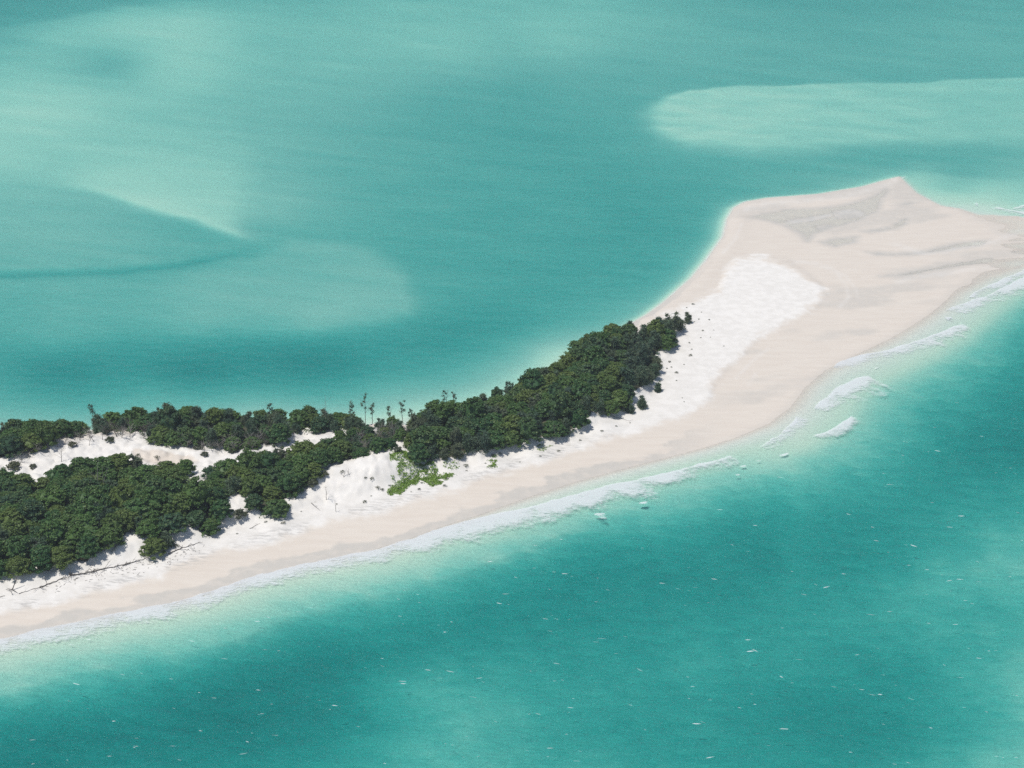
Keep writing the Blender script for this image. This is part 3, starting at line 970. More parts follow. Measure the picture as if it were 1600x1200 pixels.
def wood(spots, casu_share, cols, group, scale=(0.8, 1.1), seed=5):
    """cols: (right limit, landmark phrase). Inside each stretch the trees stand in rows of five, counted from our side, left to right."""
    rnd = random.Random(seed)
    lo = -1e9
    for hi, place in cols:
        cell = sorted([q for q in spots if lo <= q[3] < hi], key=lambda q: q[1])
        lo = hi
        for r in range(0, len(cell), 5):
            row = sorted(cell[r:r + 5], key=lambda q: q[3])
            for c, (x, y, z, px, py, d) in enumerate(row):
                cs = casu_share(px, py) if callable(casu_share) else casu_share
                edge = d < 9
                s = rnd.uniform(*scale) * (0.9 if edge else 1.0)
                rz = rnd.uniform(0, 6.28)
                casu = rnd.random() < cs
                lab = ('feathery casuarina ' if casu else 'round green tree ') + place + ', ' + nth(r // 5) + ' row back, ' + nth(c) + ' from left'
                if casu:
                    plant('casuarina_tree', rnd.choice(CASU), (x, y, z - .05), rz, (s * rnd.uniform(.95, 1.2), s * rnd.uniform(.95, 1.2), s * rnd.uniform(.85, 1.1)), lab, 'tree', group)
                else:
                    plant('broadleaf_tree', rnd.choice(BROAD), (x, y, z - .05), rz, (s * 1.35, s * rnd.uniform(1.2, 1.45), s * (rnd.uniform(.75, 1.05) if rnd.random() < .82 else rnd.uniform(1.1, 1.4))), lab, 'tree', group)
    assert all(q[3] < lo for q in spots)


TREES = {}
TREES['left'] = scatter(FOREST['left'], 3.4, 1.0, 21)
TREES['back'] = scatter(FOREST['back'], 3.3, 0.5, 22)
TREES['link'] = scatter(FOREST['link'], 2.7, 0.5, 23)
TREES['main'] = scatter(FOREST['main'], 3.3, 1.0, 24)
print('trees', {k: len(v) for k, v in TREES.items()})

wood(TREES['left'], 0.06, [(90, 'at left edge of front thicket'), (200, 'around the thicket\'s pale dead trunks'), (335, 'below the thicket\'s sand clearing'), (9999, 'in the front thicket\'s right end')],
     'trees of the left front thicket', (0.68, 1.2), 31)
wood(TREES['back'], lambda x, y: 0.5 if x > 150 else 0.12, [(120, 'at left of the rear band'), (260, 'left of the rear band\'s middle'), (400, 'right of the rear band\'s middle'), (9999, 'at right end of the rear band')],
     'trees of the rear band by the lagoon', (0.62, 1.12), 32)
wood(TREES['link'], 0.6, [(9999, 'in thin scrub behind the dune')], 'trees behind the big white dune', (0.5, 0.72), 33)
wood(TREES['main'], lambda x, y: 0.85 if x > 975 else (0.35 if (x < 700 or y > 640) else 0.12), [(730, 'at left of the central wood'), (830, 'left of the central wood\'s middle'), (930, 'right of the central wood\'s middle'), (9999, 'at right end of the central wood')],
     'trees of the large central wood', (0.68, 1.2), 34)

for px, py, s, lab in [
        (1030, 517, 1.0, 'leftmost dark casuarina of the small clump set apart on the spit'),
        (1046, 519, 1.12, 'middle dark casuarina of the small clump set apart on the spit'),
        (1060, 516, 1.0, 'right dark casuarina of the small clump set apart on the spit'),
        (1074, 505, .62, 'small outermost casuarina at the right tip of the clump on the spit'),
        (1050, 540, .8, 'low casuarina leaning out of the wood just below the separate clump'),
        (1028, 612, .55, 'low casuarina bush on the sand at the right edge of the wood'),
        (1003, 638, .72, 'open scraggy casuarina alone on sand at the right foot of the wood'),
        (985, 645, .6, 'squat dark casuarina beside the scraggy one at the foot of the wood')]:
    p = ground_at(px, py)
    plant('casuarina_tree', CASU[int(px) % 6], p - Vector((0, 0, .05)), px * 1.7, (s * 1.2, s * 1.1, s * .95), lab, 'tree')

# thin trees standing up against the lagoon
for i, (px, py, hgt, leafy, lab) in enumerate([
        (496, 664, 5.6, 0, 'small bare tree against the lagoon, left of the tall bare one'),
        (509, 668, 8.6, 0, 'tall bare leafless tree standing against the lagoon'),
        (552, 668, 7.4, 1, 'thin dark bushy-topped tree right of the bare trees'),
        (571, 667, 9.8, 2, 'tallest thin leaning tree with tufted top against the lagoon'),
        (582, 666, 7.0, 1, 'thin tufted tree just right of the tallest leaning one'),
        (608, 664, 5.6, 2, 'low wispy tree between the tall thin trees by the lagoon'),
        (630, 664, 7.2, 1, 'broad topped wispy tree at the left end of the central wood'),
        (641, 664, 5.0, 2, 'low wispy tree at the left end of the central wood'),
        (695, 650, 8.2, 2, 'thin tufted tree rising over the central wood canopy'),
        (710, 648, 6.8, 1, 'shorter thin tufted tree rising over the central wood canopy'),
        (424, 668, 7.2, 1, 'spiky dark tree rising above the rear tree band'),
        (146, 664, 6.4, 1, 'small round topped tree poking above the rear tree band at left'),
        (826, 612, 5.6, 1, 'wispy tree leaning over the lagoon edge of the central wood'),
        (836, 607, 6.2, 2, 'taller wispy tree on the lagoon edge of the central wood'),
        (792, 624, 5.4, 2, 'small wispy tree on the lagoon edge left of the tall wispy ones')]):
    p = ground_at(px, py)
    tr_ = branchy_trunk(700 + i, hgt, hgt * .30, 0.10, 9, dead_mat if leafy == 0 else bark_mat, .55, 3 if leafy == 0 else 1)
    cr = None if leafy == 0 else sparse_crown(720 + i, hgt, 9 if leafy == 1 else 7, hgt * .17, .55 if leafy == 1 else .5)
    plant('bare_tree' if leafy == 0 else 'spindly_tree', (cr, tr_), p, i * 1.3, 1.0, lab, 'tree')

# low growth filling the gaps between the trunks
mb = MB()
rnd = random.Random(61)
for zone, sp in (('left', 2.6), ('back', 2.4), ('link', 3.0), ('main', 2.6)):
    for x, y, z, px, py, d in scatter(FOREST[zone], sp, 2.0, 80):
        r = rnd.uniform(.5, .95)
        for _ in range(26):
            dd = rdir(rnd); dd.z = abs(dd.z)
            mb.leaf((x + dd.x * r * 1.2, y + dd.y * r * 1.2, z + .1 + dd.z * r), dd + rdir(rnd) * .7, rnd.uniform(.1, .18), rnd.uniform(.2, .34), rnd, rnd.uniform(0, .6))
tag(obj('undergrowth', mb.mesh('undergrowth', broad_mat)), 'low dark green growth on the ground under the trees', 'undergrowth', None, 'stuff')

# ------------------------------------------------------------------ shrubs and tufts on open sand
rnd = random.Random(71)
SH = [
    (1083, 476, 1.3, 'dark low shrub above the separate tree clump on the spit'),
    (1108, 500, .9, 'small grey shrub on white sand, furthest right of the tufts'),
    (1092, 499, .8, 'flat grey tuft right of the tree clump tip'), (1096, 488, .6, 'tiny tuft up and right of the tree clump tip'), (1073, 481, .7, 'thin tuft at the top of the tree clump'),
    (1098, 517, 1.0, 'pale green tuft on open sand right of the clump'), (1085, 503, .7, 'small tuft close to the right side of the clump'), (1077, 536, .9, 'dark round tuft on sand below the clump'),
    (1079, 556, 1.5, 'grey shrub with spread base on sand right of the wood'), (1081, 546, .7, 'small tuft just above the spread grey shrub'), (1095, 528, .7, 'faint tuft in the middle of the upper white sand'),
    (1057, 583, 1.4, 'bushy grey shrub on sand right of the wood edge'), (1046, 566, 1.3, 'dark shrub at the very edge of the wood'), (1049, 574, .8, 'small dark tuft under the edge shrub'),
    (1069, 570, .7, 'tiny grey tuft right of the bushy grey shrub'), (1057, 595, .7, 'tiny tuft below the bushy grey shrub'), (1131, 541, .6, 'lone speck of a tuft out on the white sand'),
    (1042, 576, .8, 'low green tuft tucked at the wood edge'), (1110, 527, .5, 'smallest tuft on the upper white sand'), (1115, 516, .5, 'faint speck tuft on the upper white sand right side'),
    (1069, 628, .6, 'dark speck of a tuft near the beach berm'), (1066, 622, .5, 'pale speck of a tuft near the beach berm'),
    (375, 808, 2.2, 'grey bush alone in the white sand pocket left of the round thicket tip'),
    (488, 759, 1.9, 'dark round bush at the right edge of the front thicket'), (507, 744, 1.4, 'yellow green bush on the dune just right of the thicket'),
    (535, 738, .9, 'grey tuft high on the big white dune'), (581, 750, .9, 'grey tuft in the middle of the big dune face'), (590, 763, .9, 'dark tuft low on the big dune face'),
    (597, 766, .8, 'dark tuft beside the lower end of the creeper'), (571, 747, .6, 'small tuft left on the big dune face'), (695, 760, .8, 'tuft below the creeper on the foredune'), (728, 729, 1.0, 'green tuft below the dark central wood'),
    (655, 765, .7, 'tuft under the middle of the creeper'), (570, 785, .9, 'grey smear of dead tuft at the dune foot'), (443, 818, .9, 'dark tuft at the foot of the round thicket tip'),
    (275, 854, 1.0, 'brown tuft beside the fallen trunks'), (22, 733, 2.3, 'scrubby bush at the left end of the inner sand strip'), (52, 731, 1.2, 'low scrub on the inner sand strip'),
    (216, 712, .9, 'dark speck of a bush on the inner bare ground'), (245, 716, 1.1, 'small bush at the lower edge of the inner bare ground'), (320, 712, 1.2, 'small bush standing on the inner sand strip'),
    (113, 697, 1.4, 'low grey shrub behind the bare shrub on the inner sand'), (172, 690, 1.6, 'grey shrub under the rear tree band'), (268, 694, 1.7, 'grey scrub under the rear tree band, middle'),
    (310, 702, 1.7, 'grey scrub under the rear tree band, right of middle'), (365, 706, 1.7, 'grey scrub at the right end of the inner sand strip'), (543, 697, 1.5, 'dark scrub at the right end of the rear sand patch'),
    (622, 706, 1.4, 'grey scrub in the small clearing behind the dune'), (905, 668, 1.2, 'low brown shrub at the foot of the central wood'), (770, 712, .8, 'tuft on the foredune below the central wood')]
for i, (px, py, s, lab) in enumerate(SH):
    p = ground_at(px, py)
    if px > 1000:
        s *= .6
    pr = rnd.choice(SHRUB if s > 1.1 else TUFT)
    plant('shrub' if s > 1.1 else 'grass_tuft', pr, p - Vector((0, 0, .03)), rnd.uniform(0, 6), (s, s, s * .8), lab, 'shrub' if s > 1.1 else 'tuft')

for k, (x, y, z, px, py, d) in enumerate(sorted(scatter(np.array([(350, 842), (450, 812), (560, 790), (640, 770), (760, 735), (860, 712), (930, 690), (990, 662), (980, 652), (900, 686), (800, 703), (700, 732), (600, 755), (500, 785), (420, 812)], float), 5.0, 0, 44), key=lambda q: q[3])):
    sc_ = rnd.uniform(.3, .75)
    plant('grass_tuft', rnd.choice(TUFT), (x, y, z - .03), rnd.uniform(0, 6), (sc_, sc_, sc_ * .7), 'tiny grass tuft on the foredune below the woods, ' + nth(k) + ' from left', 'tuft', 'tiny tufts on the foredune')

# green creepers on the foredune
def creeper(pts, n, seed, lab):
    r2 = random.Random(seed)
    A = np.array(pts, float)
    m = MB()
    g = ground_at(*A.mean(0))
    x0, y0 = A.min(0); x1, y1 = A.max(0)
    c = np.array([(r2.uniform(x0, x1), r2.uniform(y0, y1)) for _ in range(n * 6)])
    d = sdist(c, A)
    fx = flat(c[:, 0], c[:, 1], 1.8)
    f = fbm(fx[:, 0] / 2.2, fx[:, 1] / 2.2, seed)
    keep = np.nonzero(d + 22 * f > 0)[0][:n]
    w = flat(c[keep, 0], c[keep, 1], 1.8)
    for _ in range(4):
        h, _s = hq(w[:, 0], w[:, 1])
        w = np.stack([flat(c[keep[i], 0], c[keep[i], 1], h[i]) for i in range(len(keep))])
    h, _s = hq(w[:, 0], w[:, 1])
    for i in range(len(keep)):
        for _ in range(5):
            m.leaf((w[i, 0] - g.x + r2.gauss(0, .22), w[i, 1] - g.y + r2.gauss(0, .22), h[i] - g.z + r2.uniform(.04, .22)), Vector((0, 0, 1)) + rdir(r2) * .7,
                   r2.uniform(.08, .15), r2.uniform(.11, .2), r2, r2.uniform(0, 1))
    o = obj('beach_creeper', m.mesh('beach_creeper', creep_mat), None, g)
    tag(o, lab, 'creeper', 'creepers on the foredune')


creeper([(612, 727), (632, 724), (648, 732), (664, 733), (680, 733), (686, 742), (702, 744), (690, 751), (676, 758), (660, 755), (645, 760), (632, 768), (606, 774), (610, 764), (626, 755), (622, 742), (608, 738)], 1800, 5,
        'large bright green creeper patch on the foredune')
creeper([(760, 718), (772, 712), (778, 718), (776, 730), (764, 728)], 70, 6, 'small round green creeper patch right of the large one')
creeper([(694, 728), (712, 722), (716, 730), (700, 734)], 40, 7, 'thin green creeper streak under the central wood')
creeper([(840, 698), (858, 694), (862, 702), (846, 706)], 36, 8, 'faint green creeper patch furthest along the foredune')
creeper([(692, 742), (710, 740), (706, 748), (694, 750)], 34, 9, 'short creeper tongue at the right end of the large patch')

# ------------------------------------------------------------------ dead wood
def snag(px, py, hgt, seed, lab, nb=8, name='dead_shrub', mat=None, cat='dead shrub'):
    p = ground_at(px, py)
    tr_ = branchy_trunk(seed, hgt, hgt * .5, 0.05 + .006 * hgt, nb, mat or dead_mat, .5, 2)
    plant(name, (None, tr_), p, seed * 1.1, 1.0, lab, cat)


snag(510, 781, 4.6, 801, 'bare grey sapling standing on the face of the big dune')
snag(525, 800, 3.4, 802, 'thin bare stick at the foot of the big dune', 4)
snag(537, 746, 2.2, 803, 'bleached bare bush high on the big dune')
snag(545, 742, 2.0, 804, 'smaller bleached bare bush right of the other on the dune')
snag(96, 722, 4.4, 805, 'dark many-stemmed bare shrub on the inner sand strip', 14, mat=drift_mat)
snag(139, 696, 3.2, 806, 'small dark bare shrub near the rear band', 12, mat=drift_mat)
snag(160, 687, 4.2, 807, 'bushy bare shrub under the rear band', 14, mat=drift_mat)
snag(320, 709, 3.0, 808, 'bare dark stems by the right inner sand strip', 10, mat=drift_mat)
snag(154, 772, 8.5, 809, 'pale dead trunk rising inside the left thicket', 5, 'dead_tree', None, 'dead tree')
snag(163, 770, 7.6, 810, 'second pale dead trunk right of the taller one in the thicket', 4, 'dead_tree', None, 'dead tree')
snag(869, 694, 5.4, 811, 'pale bare trunk at the front edge of the central wood', 4, 'dead_tree', None, 'dead tree')
snag(20, 929, 2.0, 812, 'dark tangled stump on the beach at far left', 10, mat=drift_mat)


GREY = [branchy_trunk(830 + i, 2.4, 1.9, .085, 20, drift_mat if i % 2 else dead_mat, .6, 4) for i in range(5)]
r3 = random.Random(12)
for poly, spc, sd0, sc0, lab, grp in (
        ([(150, 674), (175, 684), (240, 686), (262, 694), (300, 702), (345, 706), (400, 704), (440, 692), (462, 682), (440, 676), (380, 684), (300, 684), (240, 674)], 2.1, 14, (.6, 1.1), 'bare grey scrub along the foot of the rear band', 'bare grey scrub below the rear band'),
        ([(20, 722), (60, 704), (140, 684), (150, 690), (70, 712), (30, 728)], 2.6, 15, (.5, .9), 'bare grey twigs on the rim of the inner sand strip', 'bare twigs on the rim of the inner sand'),
        ([(540, 690), (600, 676), (650, 674), (650, 704), (610, 700), (560, 712)], 2.4, 16, (.6, 1.0), 'bare grey stems in the scrub behind the big dune', 'bare grey scrub behind the big dune')):
    for k, (x, y, z, px, py, d) in enumerate(sorted(scatter(np.array(poly, float), spc, 0, sd0), key=lambda q: q[3])):
        plant('dead_shrub', (None, r3.choice(GREY)), (x, y, z), r3.uniform(0, 6), r3.uniform(*sc0) * 1.3, lab + ', ' + nth(k) + ' from left', 'dead shrub', grp)


def trunk_log(pts, r, seed, lab, stubs=10):
    r2 = random.Random(seed)
    P = [ground_at(*q) for q in pts]
    r *= .62; stubs = int(stubs * .7)
    o = P[0].copy()
    m = MB()
    fine = []
    for a, b in zip(P[:-1], P[1:]):
        for k in range(4):
            fine.append(a.lerp(b, k / 4) + Vector((r2.uniform(-.15, .15), r2.uniform(-.15, .15), r2.uniform(-.02, .14))))
    fine.append(P[-1])
    n = len(fine)
    m.tube([q - o + Vector((0, 0, r * .7)) for q in fine], [r * (1 - .75 * i / n) for i in range(n)], 7)
    e = obj('fallen_trunk', None, None, o)
    tag(e, lab, 'driftwood', 'fallen dead wood along the upper beach')
    obj('stem', m.mesh('stem', drift_mat), e)
    for k in range(stubs):
        mb2 = MB()
        q = fine[r2.randrange(n)] - o + Vector((0, 0, r))
        d = Vector((r2.uniform(-.5, 1), r2.uniform(-1, .8), r2.uniform(.0, .7))).normalized()
        L = r2.uniform(.7, 2.2)
        e1 = q + d * L * .5 + rdir(r2) * .12
        e2 = q + d * L + rdir(r2) * .25
        mb2.tube([q, e1, e2], [r * .4, r * .3, r * .1], 5)
        for _ in range(2):
            mb2.tube([e1, e1 + (d + rdir(r2) * .8).normalized() * L * .4], [r * .22, r * .07], 4)
        obj('branch', mb2.mesh('branch', drift_mat), e)


trunk_log([(63, 919), (78, 912), (96, 905), (112, 900)], .22, 1, 'leftmost dark fallen trunk of the long line on the beach', 16)
trunk_log([(108, 900), (124, 898), (140, 895), (150, 892)], .26, 2, 'second fallen trunk of the line, below the thicket corner', 22)
trunk_log([(146, 894), (160, 890), (178, 887), (196, 882)], .24, 3, 'third fallen trunk of the line, in front of the white sand pocket', 18)
trunk_log([(192, 884), (208, 879), (222, 875), (236, 869)], .18, 4, 'thin fallen trunk leading up to the thicket tip', 10)
trunk_log([(263, 867), (278, 859), (290, 855), (302, 851)], .20, 5, 'fallen trunk right of the thicket tip by the brown tuft', 12)
trunk_log([(300, 853), (312, 847)], .12, 6, 'short stick at the right end of the fallen trunks', 3)
trunk_log([(30, 928), (48, 922), (66, 918)], .11, 7, 'thin pale stick left of the long line of trunks', 3)
trunk_log([(-6, 934), (8, 931)], .12, 8, 'short stick lying at the far left edge of the beach', 2)
trunk_log([(390, 826), (398, 822), (406, 818)], .10, 9, 'small stick at the foot of the round thicket tip', 4)
trunk_log([(486, 786), (494, 793), (500, 798)], .10, 10, 'small stick lying on the lower dune face', 3)
trunk_log([(955, 650), (972, 655), (984, 658)], .10, 11, 'grey stick on white sand under the right end of the central wood', 5)
# leaning pole over the stump
p0 = ground_at(19, 922)
m = MB()
m.tube([(0, 0, 0), (.7, .35, 1.6), (1.5, .8, 3.4)], [.13, .10, .05], 6)
m.tube([(0, 0, .15), (-.8, -.3, .5), (-1.3, -.4, .35)], [.1, .08, .04], 5)
m.tube([(0, 0, .15), (.8, -.8, .3), (1.6, -1.4, .15)], [.1, .07, .03], 5)
tag(obj('leaning_pole', m.mesh('leaning_pole', drift_mat), None, p0), 'dark dead pole leaning up from the stump at far left', 'driftwood')
# twigs strewn under the fallen trunks
m = MB()
rnd = random.Random(91)
for _ in range(150):
    u = rnd.random()
    px = 70 + u * 240 + rnd.gauss(0, 4)
    py = np.interp(px, [60, 112, 150, 196, 236, 263, 312], [919, 901, 893, 883, 871, 868, 849]) + abs(rnd.gauss(0, 7)) + 1
    q = ground_at(px, py)
    a = rnd.uniform(0, 6.28); L = rnd.uniform(.25, .8)
    m.tube([q + Vector((0, 0, .03)), q + Vector((math.cos(a) * L, math.sin(a) * L, rnd.uniform(.04, .2)))], [.045, .02], 4)
tag(obj('twig_litter', m.mesh('twig_litter', drift_mat)), 'dark broken twigs strewn on the sand below the fallen trunks', 'twigs', None, 'stuff')

# ------------------------------------------------------------------ surf
def resample(P, step):
    d = np.concatenate([[0], np.cumsum(np.linalg.norm(np.diff(P, axis=0), axis=1))])
    n = max(4, int(d[-1] / step))
    s = np.linspace(0, d[-1], n)
    return np.stack([np.interp(s, d, P[:, k]) for k in range(2)], -1), s


def smooth(P, k=4):
    for _ in range(k):
        Q = P.copy()
        Q[1:-1] = .25 * P[:-2] + .5 * P[1:-1] + .25 * P[2:]
        P = Q
    return P


def ribbon(name, pts, widths, dens, seed, ridge=0.12, nv=14, prof=None):
    """a foam sheet running along a line, spread seaward (to the right of travel), with a low rolled crest"""
    A = np.array(pts, float)
    L, s = resample(flat(A[:, 0], A[:, 1]), 0.7)
    L = smooth(L, 6)
    T = np.gradient(L, axis=0); T /= np.linalg.norm(T, axis=1)[:, None]
    N = np.stack([T[:, 1], -T[:, 0]], -1)
    u = np.linspace(0, 1, len(L))
    wv = np.interp(u, np.linspace(0, 1, len(widths)), widths)
    dv = 0.04 + np.interp(u, np.linspace(0, 1, len(dens)), dens)
    wig = 1.4 * fbm(s / 5, s * 0 + seed, seed) + .5 * fbm(s / 1.2, s * 0 + seed, seed + 5)
    wv = wv * (1 + 0.7 * fbm(s / 4, s * 0 + 3.3 * seed, seed + 9))
    fd = min(.4, 6.0 / s[-1])
    V = []; D = []
    for j in range(nv):
        v = j / (nv - 1)
        p = L + N * (wig + wv * v)[:, None]
        h, _s = hq(p[:, 0], p[:, 1])
        z = np.maximum(h, 0) + wave(p[:, 0], p[:, 1], np.maximum(-h, 0), lagoon(p[:, 0], p[:, 1])) + 0.07 + 0.5 * ridge * np.exp(-((v - .18) / .16) ** 2) * (0.5 + fbm(s / 2, s * 0 + v * 4, seed + 3)) * sstep(0, .1, u) * sstep(1, .9, u)
        V.append(np.stack([p[:, 0], p[:, 1], np.maximum(z, h + .03)], -1))
        pr = np.interp(v, [0, .03, .12, .5, .8, 1], prof or [.2, 1.0, .95, .8, .62, .0])
        D.append(np.clip(dv * pr * sstep(0, fd, u) * sstep(1, 1 - fd, u), 0, 1.2))
    V = np.array(V); D = np.array(D)
    n = len(L)
    ix = np.arange(nv * n).reshape(nv, n)
    q = np.stack([ix[:-1, :-1].ravel(), ix[1:, :-1].ravel(), ix[1:, 1:].ravel(), ix[:-1, 1:].ravel()], -1)
    return obj(name, make_mesh(name, V.reshape(-1, 3), q, foam_mat, {'froth': D.ravel()}, True))


SURF = [(-120, 1020), (0, 998), (75, 979), (150, 964), (212, 951), (292, 935), (350, 916), (400, 898), (475, 879), (530, 869), (587, 857), (640, 841), (675, 827), (750, 807), (800, 797), (850, 785),
        (900, 771), (950, 758), (1000, 746), (1060, 733), (1110, 720), (1160, 704)]
o = ribbon('surf_foam', SURF, [10, 10, 11, 10, 9, 9, 9, 10, 12, 14, 14, 13, 13, 11, 10, 9], [.98, 1.0, .95, 1.0, .96, 1.02, 1.0, 1.03, 1.08, 1.1, 1.1, 1.08, 1.02, .96, .9], 3, 0.12, 16, [.5, 1.0, .93, .8, .62, .25])
tag(o, 'white lace of surf foam running along the ocean beach', 'surf', None, 'stuff')
for pts, wd_, de, sd_, rg, lab in [
        ([(1256, 647), (1275, 628), (1300, 606), (1330, 590), (1350, 583), (1366, 579)], [5, 12, 15, 17, 17, 13], [.95, 1.0, 1.0, 1.02, 1.0, .95], 4, .07, 'widest breaking wave, a thick white foam sheet off the spit'),
        ([(1248, 687), (1270, 680), (1295, 670), (1315, 657), (1342, 642)], [3, 5, 8, 8, 3], [.95, 1.02, 1.04, 1.02, 1.0], 5, .1, 'short breaker with torn foam tail below the widest one'),
        ([(1286, 581), (1305, 567), (1330, 557), (1365, 549), (1400, 540), (1440, 527), (1490, 508), (1512, 500)], [5, 9, 9, 10, 12, 12, 10, 6], [.98, 1.04, 1.0, .94, .98, .95, 1.0, .9], 6, .15, 'long curved line of foam above the widest breaker'),
        ([(1464, 490), (1480, 480), (1510, 470), (1545, 458), (1572, 443), (1600, 428), (1660, 404)], [7, 10, 11, 12, 12, 12, 12], [.95, 1.0, 1.02, 1.04, 1.04, 1.0, 1.0], 7, .2, 'foam line running off the right edge beside the spit'),
        ([(1462, 500), (1482, 494), (1500, 503)], [4, 6, 3], [.9, 1, .9], 8, .2, 'small hooked foam crest at the bend of the spit shore'),
        ([(914, 806), (930, 801), (944, 799), (956, 798)], [3, 5, 6, 3], [.88, .93, .95, .85], 9, .1, 'isolated white breaker out from the surf line'),
        ([(988, 790), (1002, 785), (1020, 782)], [1.2, 2.2, 1.2], [.95, 1.0, .9], 10, .12, 'thin white crest right of the isolated breaker'),
        ([(1148, 730), (1160, 727), (1172, 725)], [1.5, 2, 1.2], [.95, 1.0, .9], 11, .12, 'short torn crest near the end of the surf line'),
        ([(1176, 722), (1192, 718)], [1.4, 1.2], [.95, .95], 12, .2, 'thin curling crest ahead of the short torn one'),
        ([(1205, 714), (1222, 710), (1240, 705)], [1.2, 1.4, 1.2], [.9, 1.0, .9], 13, .2, 'faint crest line in green water below the short breaker'),
        ([(1360, 577), (1378, 573)], [1.4, 1.2], [1.0, 1.0], 14, .2, 'bright sliver of foam at the tip of the widest breaker'),
        ([(1165, 706), (1190, 694), (1215, 676), (1238, 655), (1250, 640)], [7, 8, 9, 8, 7], [.84, .88, .9, .88, .84], 21, .06, 'thin milky foam in the bend between surf line and widest breaker'),
        ([(1500, 470), (1530, 452), (1560, 438), (1600, 420), (1650, 398)], [5, 6, 7, 7, 7], [.92, .98, .98, .98, .98], 22, .05, 'second faint foam line inside the one running off the right edge'),
        ([(1545, 318), (1570, 326), (1600, 330), (1640, 330)], [6, 8, 9, 9], [.92, .98, .98, .98], 23, .05, 'milky foam patches on the washed-over far end of the spit'),
        ([(1405, 284), (1412, 276), (1424, 271)], [3, 3, 2], [.8, .8, .7], 15, .1, 'small swirl of foam at the far tip of the spit'),
        ([(1518, 312), (1528, 318), (1532, 328)], [2, 3, 2], [.9, .9, .8], 16, .12, 'little curl of foam in the shallows beyond the spit'),
        ([(1565, 330), (1585, 322), (1620, 312)], [8, 12, 12], [.86, .92, .92], 17, .1, 'scattered foam in the shallows at the right edge'),
        ([(1140, 742), (1152, 740), (1164, 741)], [1.5, 2, 1.2], [.85, .9, .8], 18, .15, 'low foam patch under the surf line end')]:
    o = ribbon('breaking_wave', pts, wd_, de, sd_, rg, 10)
    tag(o, lab, 'wave', 'breaking waves off the spit')
# thin swash edge on the lagoon shore
o = ribbon('swash_line', [(1640, 352), (1560, 360), (1552, 350)][:0] or [(1387, 280), (1350, 290), (1280, 302), (1200, 308), (1165, 314), (1147, 323), (1136, 342), (1129, 370), (1104, 405), (1079, 435), (1039, 470), (1011, 491)][::-1],
           [.45, .5, .5, .5, .45, .4], [.75, .8, .8, .75, .8, .7], 20, .02, 5, [.7, .95, 1, .95, .9, .4])
tag(o, 'thin pale swash edge along the lagoon side of the spit', 'surf', None, 'stuff')

# whitecaps on open water
def whitecap(seed):
    """a patch of torn foam: bright leading lip, thin trailing streaks"""
    r2 = random.Random(seed)
    nu, nv = 17, 7
    V = []; Fc = []; D = []
    cv = r2.uniform(-.3, .3)
    for i in range(nu):
        u = i / (nu - 1)
        x = (u - .5) * 2.4
        for j in range(nv):
            v = j / (nv - 1)
            w = .55 * (.35 + .65 * math.sin(math.pi * u)) * r2.uniform(.8, 1.2)
            V.append((x + v * cv, cv * (u - .5) * 1.5 + (v - .3) * w * 1.6, .03 + .10 * math.exp(-((v - .25) / .2) ** 2) * math.sin(math.pi * u)))
            D.append(max(0, math.sin(math.pi * u) ** .7 * (1.15 if v < .35 else .85) * math.sin(math.pi * min(1, .12 + v * .88)) ** .5))
    for i in range(nu - 1):
        for j in range(nv - 1):
            a = i * nv + j
            Fc.append((a, a + nv, a + nv + 1, a + 1))
    return make_mesh('whitecap', V, Fc, cap_mat, {'froth': D}, True)


cap_mat, nt = new_mat('whitecap_foam')
t = NT(nt)
co = t.n('ShaderNodeTexCoord').outputs['Object']
oi = t.n('ShaderNodeObjectInfo').outputs['Random']
d1 = t.n('ShaderNodeBsdfDiffuse'); d1.inputs[0].default_value = (0.74, 0.79, 0.79, 1)
tr = t.n('ShaderNodeBsdfTransparent'); mx = t.n('ShaderNodeMixShader')
cb = t.n('ShaderNodeCombineXYZ')
t.l(t.math('MULTIPLY', oi, 50.0), cb.inputs[2])
ad = t.n('ShaderNodeVectorMath', operation='ADD'); t.l(co, ad.inputs[0]); t.l(cb.outputs[0], ad.inputs[1])
nz = t.noise(t.mapping(ad.outputs[0], (1.2, 3.2, 1)), 1.0, 4, .65)
t.l(t.math('MULTIPLY', t.rng(t.math('ADD', nz, t.math('SUBTRACT', t.attr('froth').outputs['Fac'], 1.0)), .24, .52), t.rng(oi, 0, 1, .2, .75)), mx.inputs[0])
t.l(tr.outputs[0], mx.inputs[1]); t.l(d1.outputs[0], mx.inputs[2])
t.out(mx.outputs[0])
CAPS = [whitecap(i) for i in range(7)]
big = [(1369, 845), (1428, 856), (1502, 807), (1482, 826), (1483, 909), (1180, 1018), (1172, 1019), (930, 1003), (940, 1000), (630, 1067), (628, 1064), (668, 1045), (703, 1050), (1376, 1088), (1362, 1084), (1500, 908), (1180, 820), (1126, 796),
       (1088, 1132), (1098, 1129), (1168, 1000), (1060, 920), (1035, 914), (1087, 917), (870, 1037), (900, 1190), (790, 931), (883, 900), (765, 876), (780, 943), (350, 1030), (300, 1003), (140, 1000), (112, 1008), (1440, 620), (1535, 683), (1326, 604),
       (1530, 910), (1590, 802), (1225, 1140), (1256, 932), (1290, 918), (1000, 1048), (1250, 1032), (985, 1100), (1110, 1185), (1390, 955), (1360, 960), (860, 1170), (740, 1090), (1320, 700), (1220, 748), (1390, 755), (1465, 705),
       (470, 138), (595, 45), (660, 65), (631, 72), (740, 68), (571, 78), (636, 109), (980, 20), (895, 70), (965, 71), (120, 1070), (430, 1150), (50, 1160), (380, 1180)]
rnd = random.Random(97)
cap_spots = [(x, y, 1.0) for x, y in big]
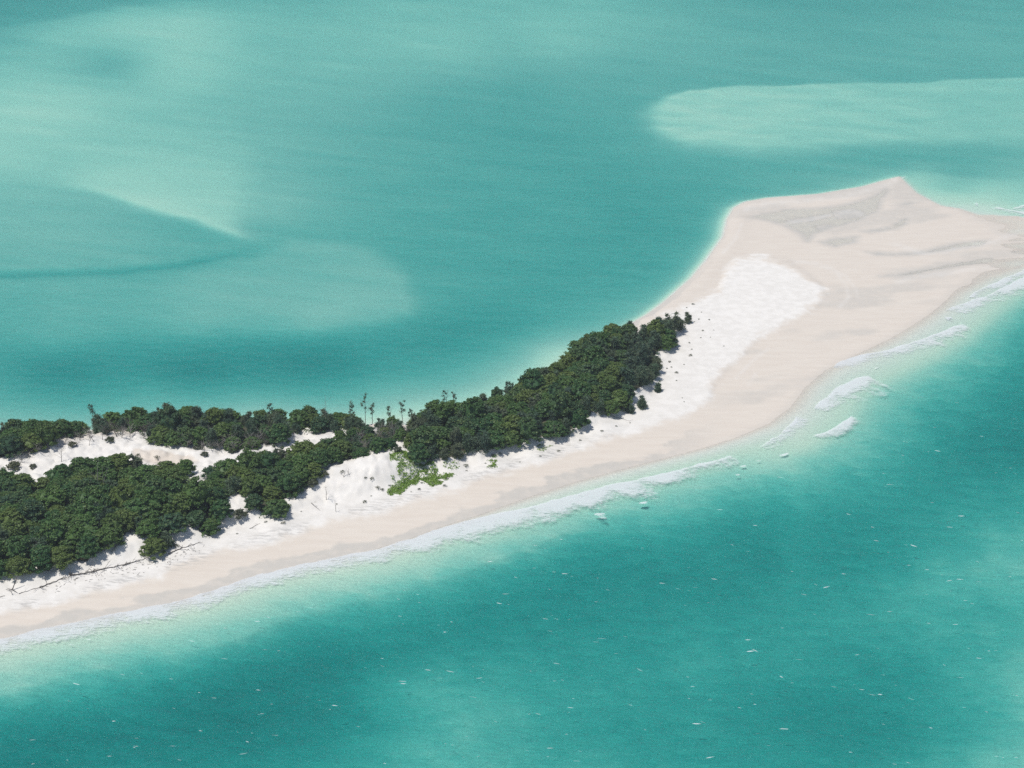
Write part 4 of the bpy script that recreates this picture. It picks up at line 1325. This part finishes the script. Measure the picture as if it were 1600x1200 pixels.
while len(cap_spots) < 290:
    x, y = rnd.uniform(0, 1600), rnd.uniform(600, 1200)
    if y > np.interp(x, [0, 400, 800, 1200, 1400, 1600], [1060, 960, 860, 770, 640, 540]):
        cap_spots.append((x, y, rnd.uniform(.3, .75)))
caps = []
for x, y, s in cap_spots:
    p = flat(np.array([x], float), np.array([y], float))[0]
    _h, _ = hq(np.array([p[0]]), np.array([p[1]]))
    _z = float(wave(np.array([p[0]]), np.array([p[1]]), -_h, lagoon(p[:1], p[1:]))[0]) + .10
    o = obj('whitecap', rnd.choice(CAPS), None, (p[0], p[1], _z), R(rnd.gauss(-12, 14)), (s * rnd.uniform(.8, 1.6), s * rnd.uniform(.5, 1.0), s * .6))
    caps.append((o, x, y, s))
for keep, lab, grp in ((lambda y, s: y < 400, 'tiny whitecap fleck far out on the lagoon', 'whitecaps on the lagoon'),
                       (lambda y, s: y >= 400 and s == 1.0, 'larger whitecap on the green ocean', 'larger whitecaps on the ocean'),
                       (lambda y, s: y >= 400 and s < 1.0, 'small faint whitecap on the green ocean', 'small whitecaps on the ocean')):
    mine = sorted([c for c in caps if keep(c[2], c[3])], key=lambda c: -c[2])
    for r in range(0, len(mine), 8):
        for k, c in enumerate(sorted(mine[r:r + 8], key=lambda c: c[1])):
            tag(c[0], lab + ', ' + nth(r // 8) + ' row away, ' + nth(k) + ' from left', 'whitecap', grp)

hm, nt = new_mat('haze')
t = NT(nt)
pv = t.n('ShaderNodeVolumePrincipled')
pv.inputs['Color'].default_value = (0.85, 0.92, 1.0, 1)
pv.inputs['Density'].default_value = 0.00015
pv.inputs['Anisotropy'].default_value = 0.2
t.out(None, pv.outputs[0])
bx = [(x, y, z) for z in (-45.0, 230.0) for x, y in ((-23500, -31000), (23500, -31000), (23500, 33000), (-23500, 33000))]
hz = make_mesh('haze', bx, [(3, 2, 1, 0), (4, 5, 6, 7), (0, 1, 5, 4), (1, 2, 6, 5), (2, 3, 7, 6), (3, 0, 4, 7)], hm)
tag(obj('haze', hz), 'faint pale sea haze over the water', 'haze', None, 'stuff')
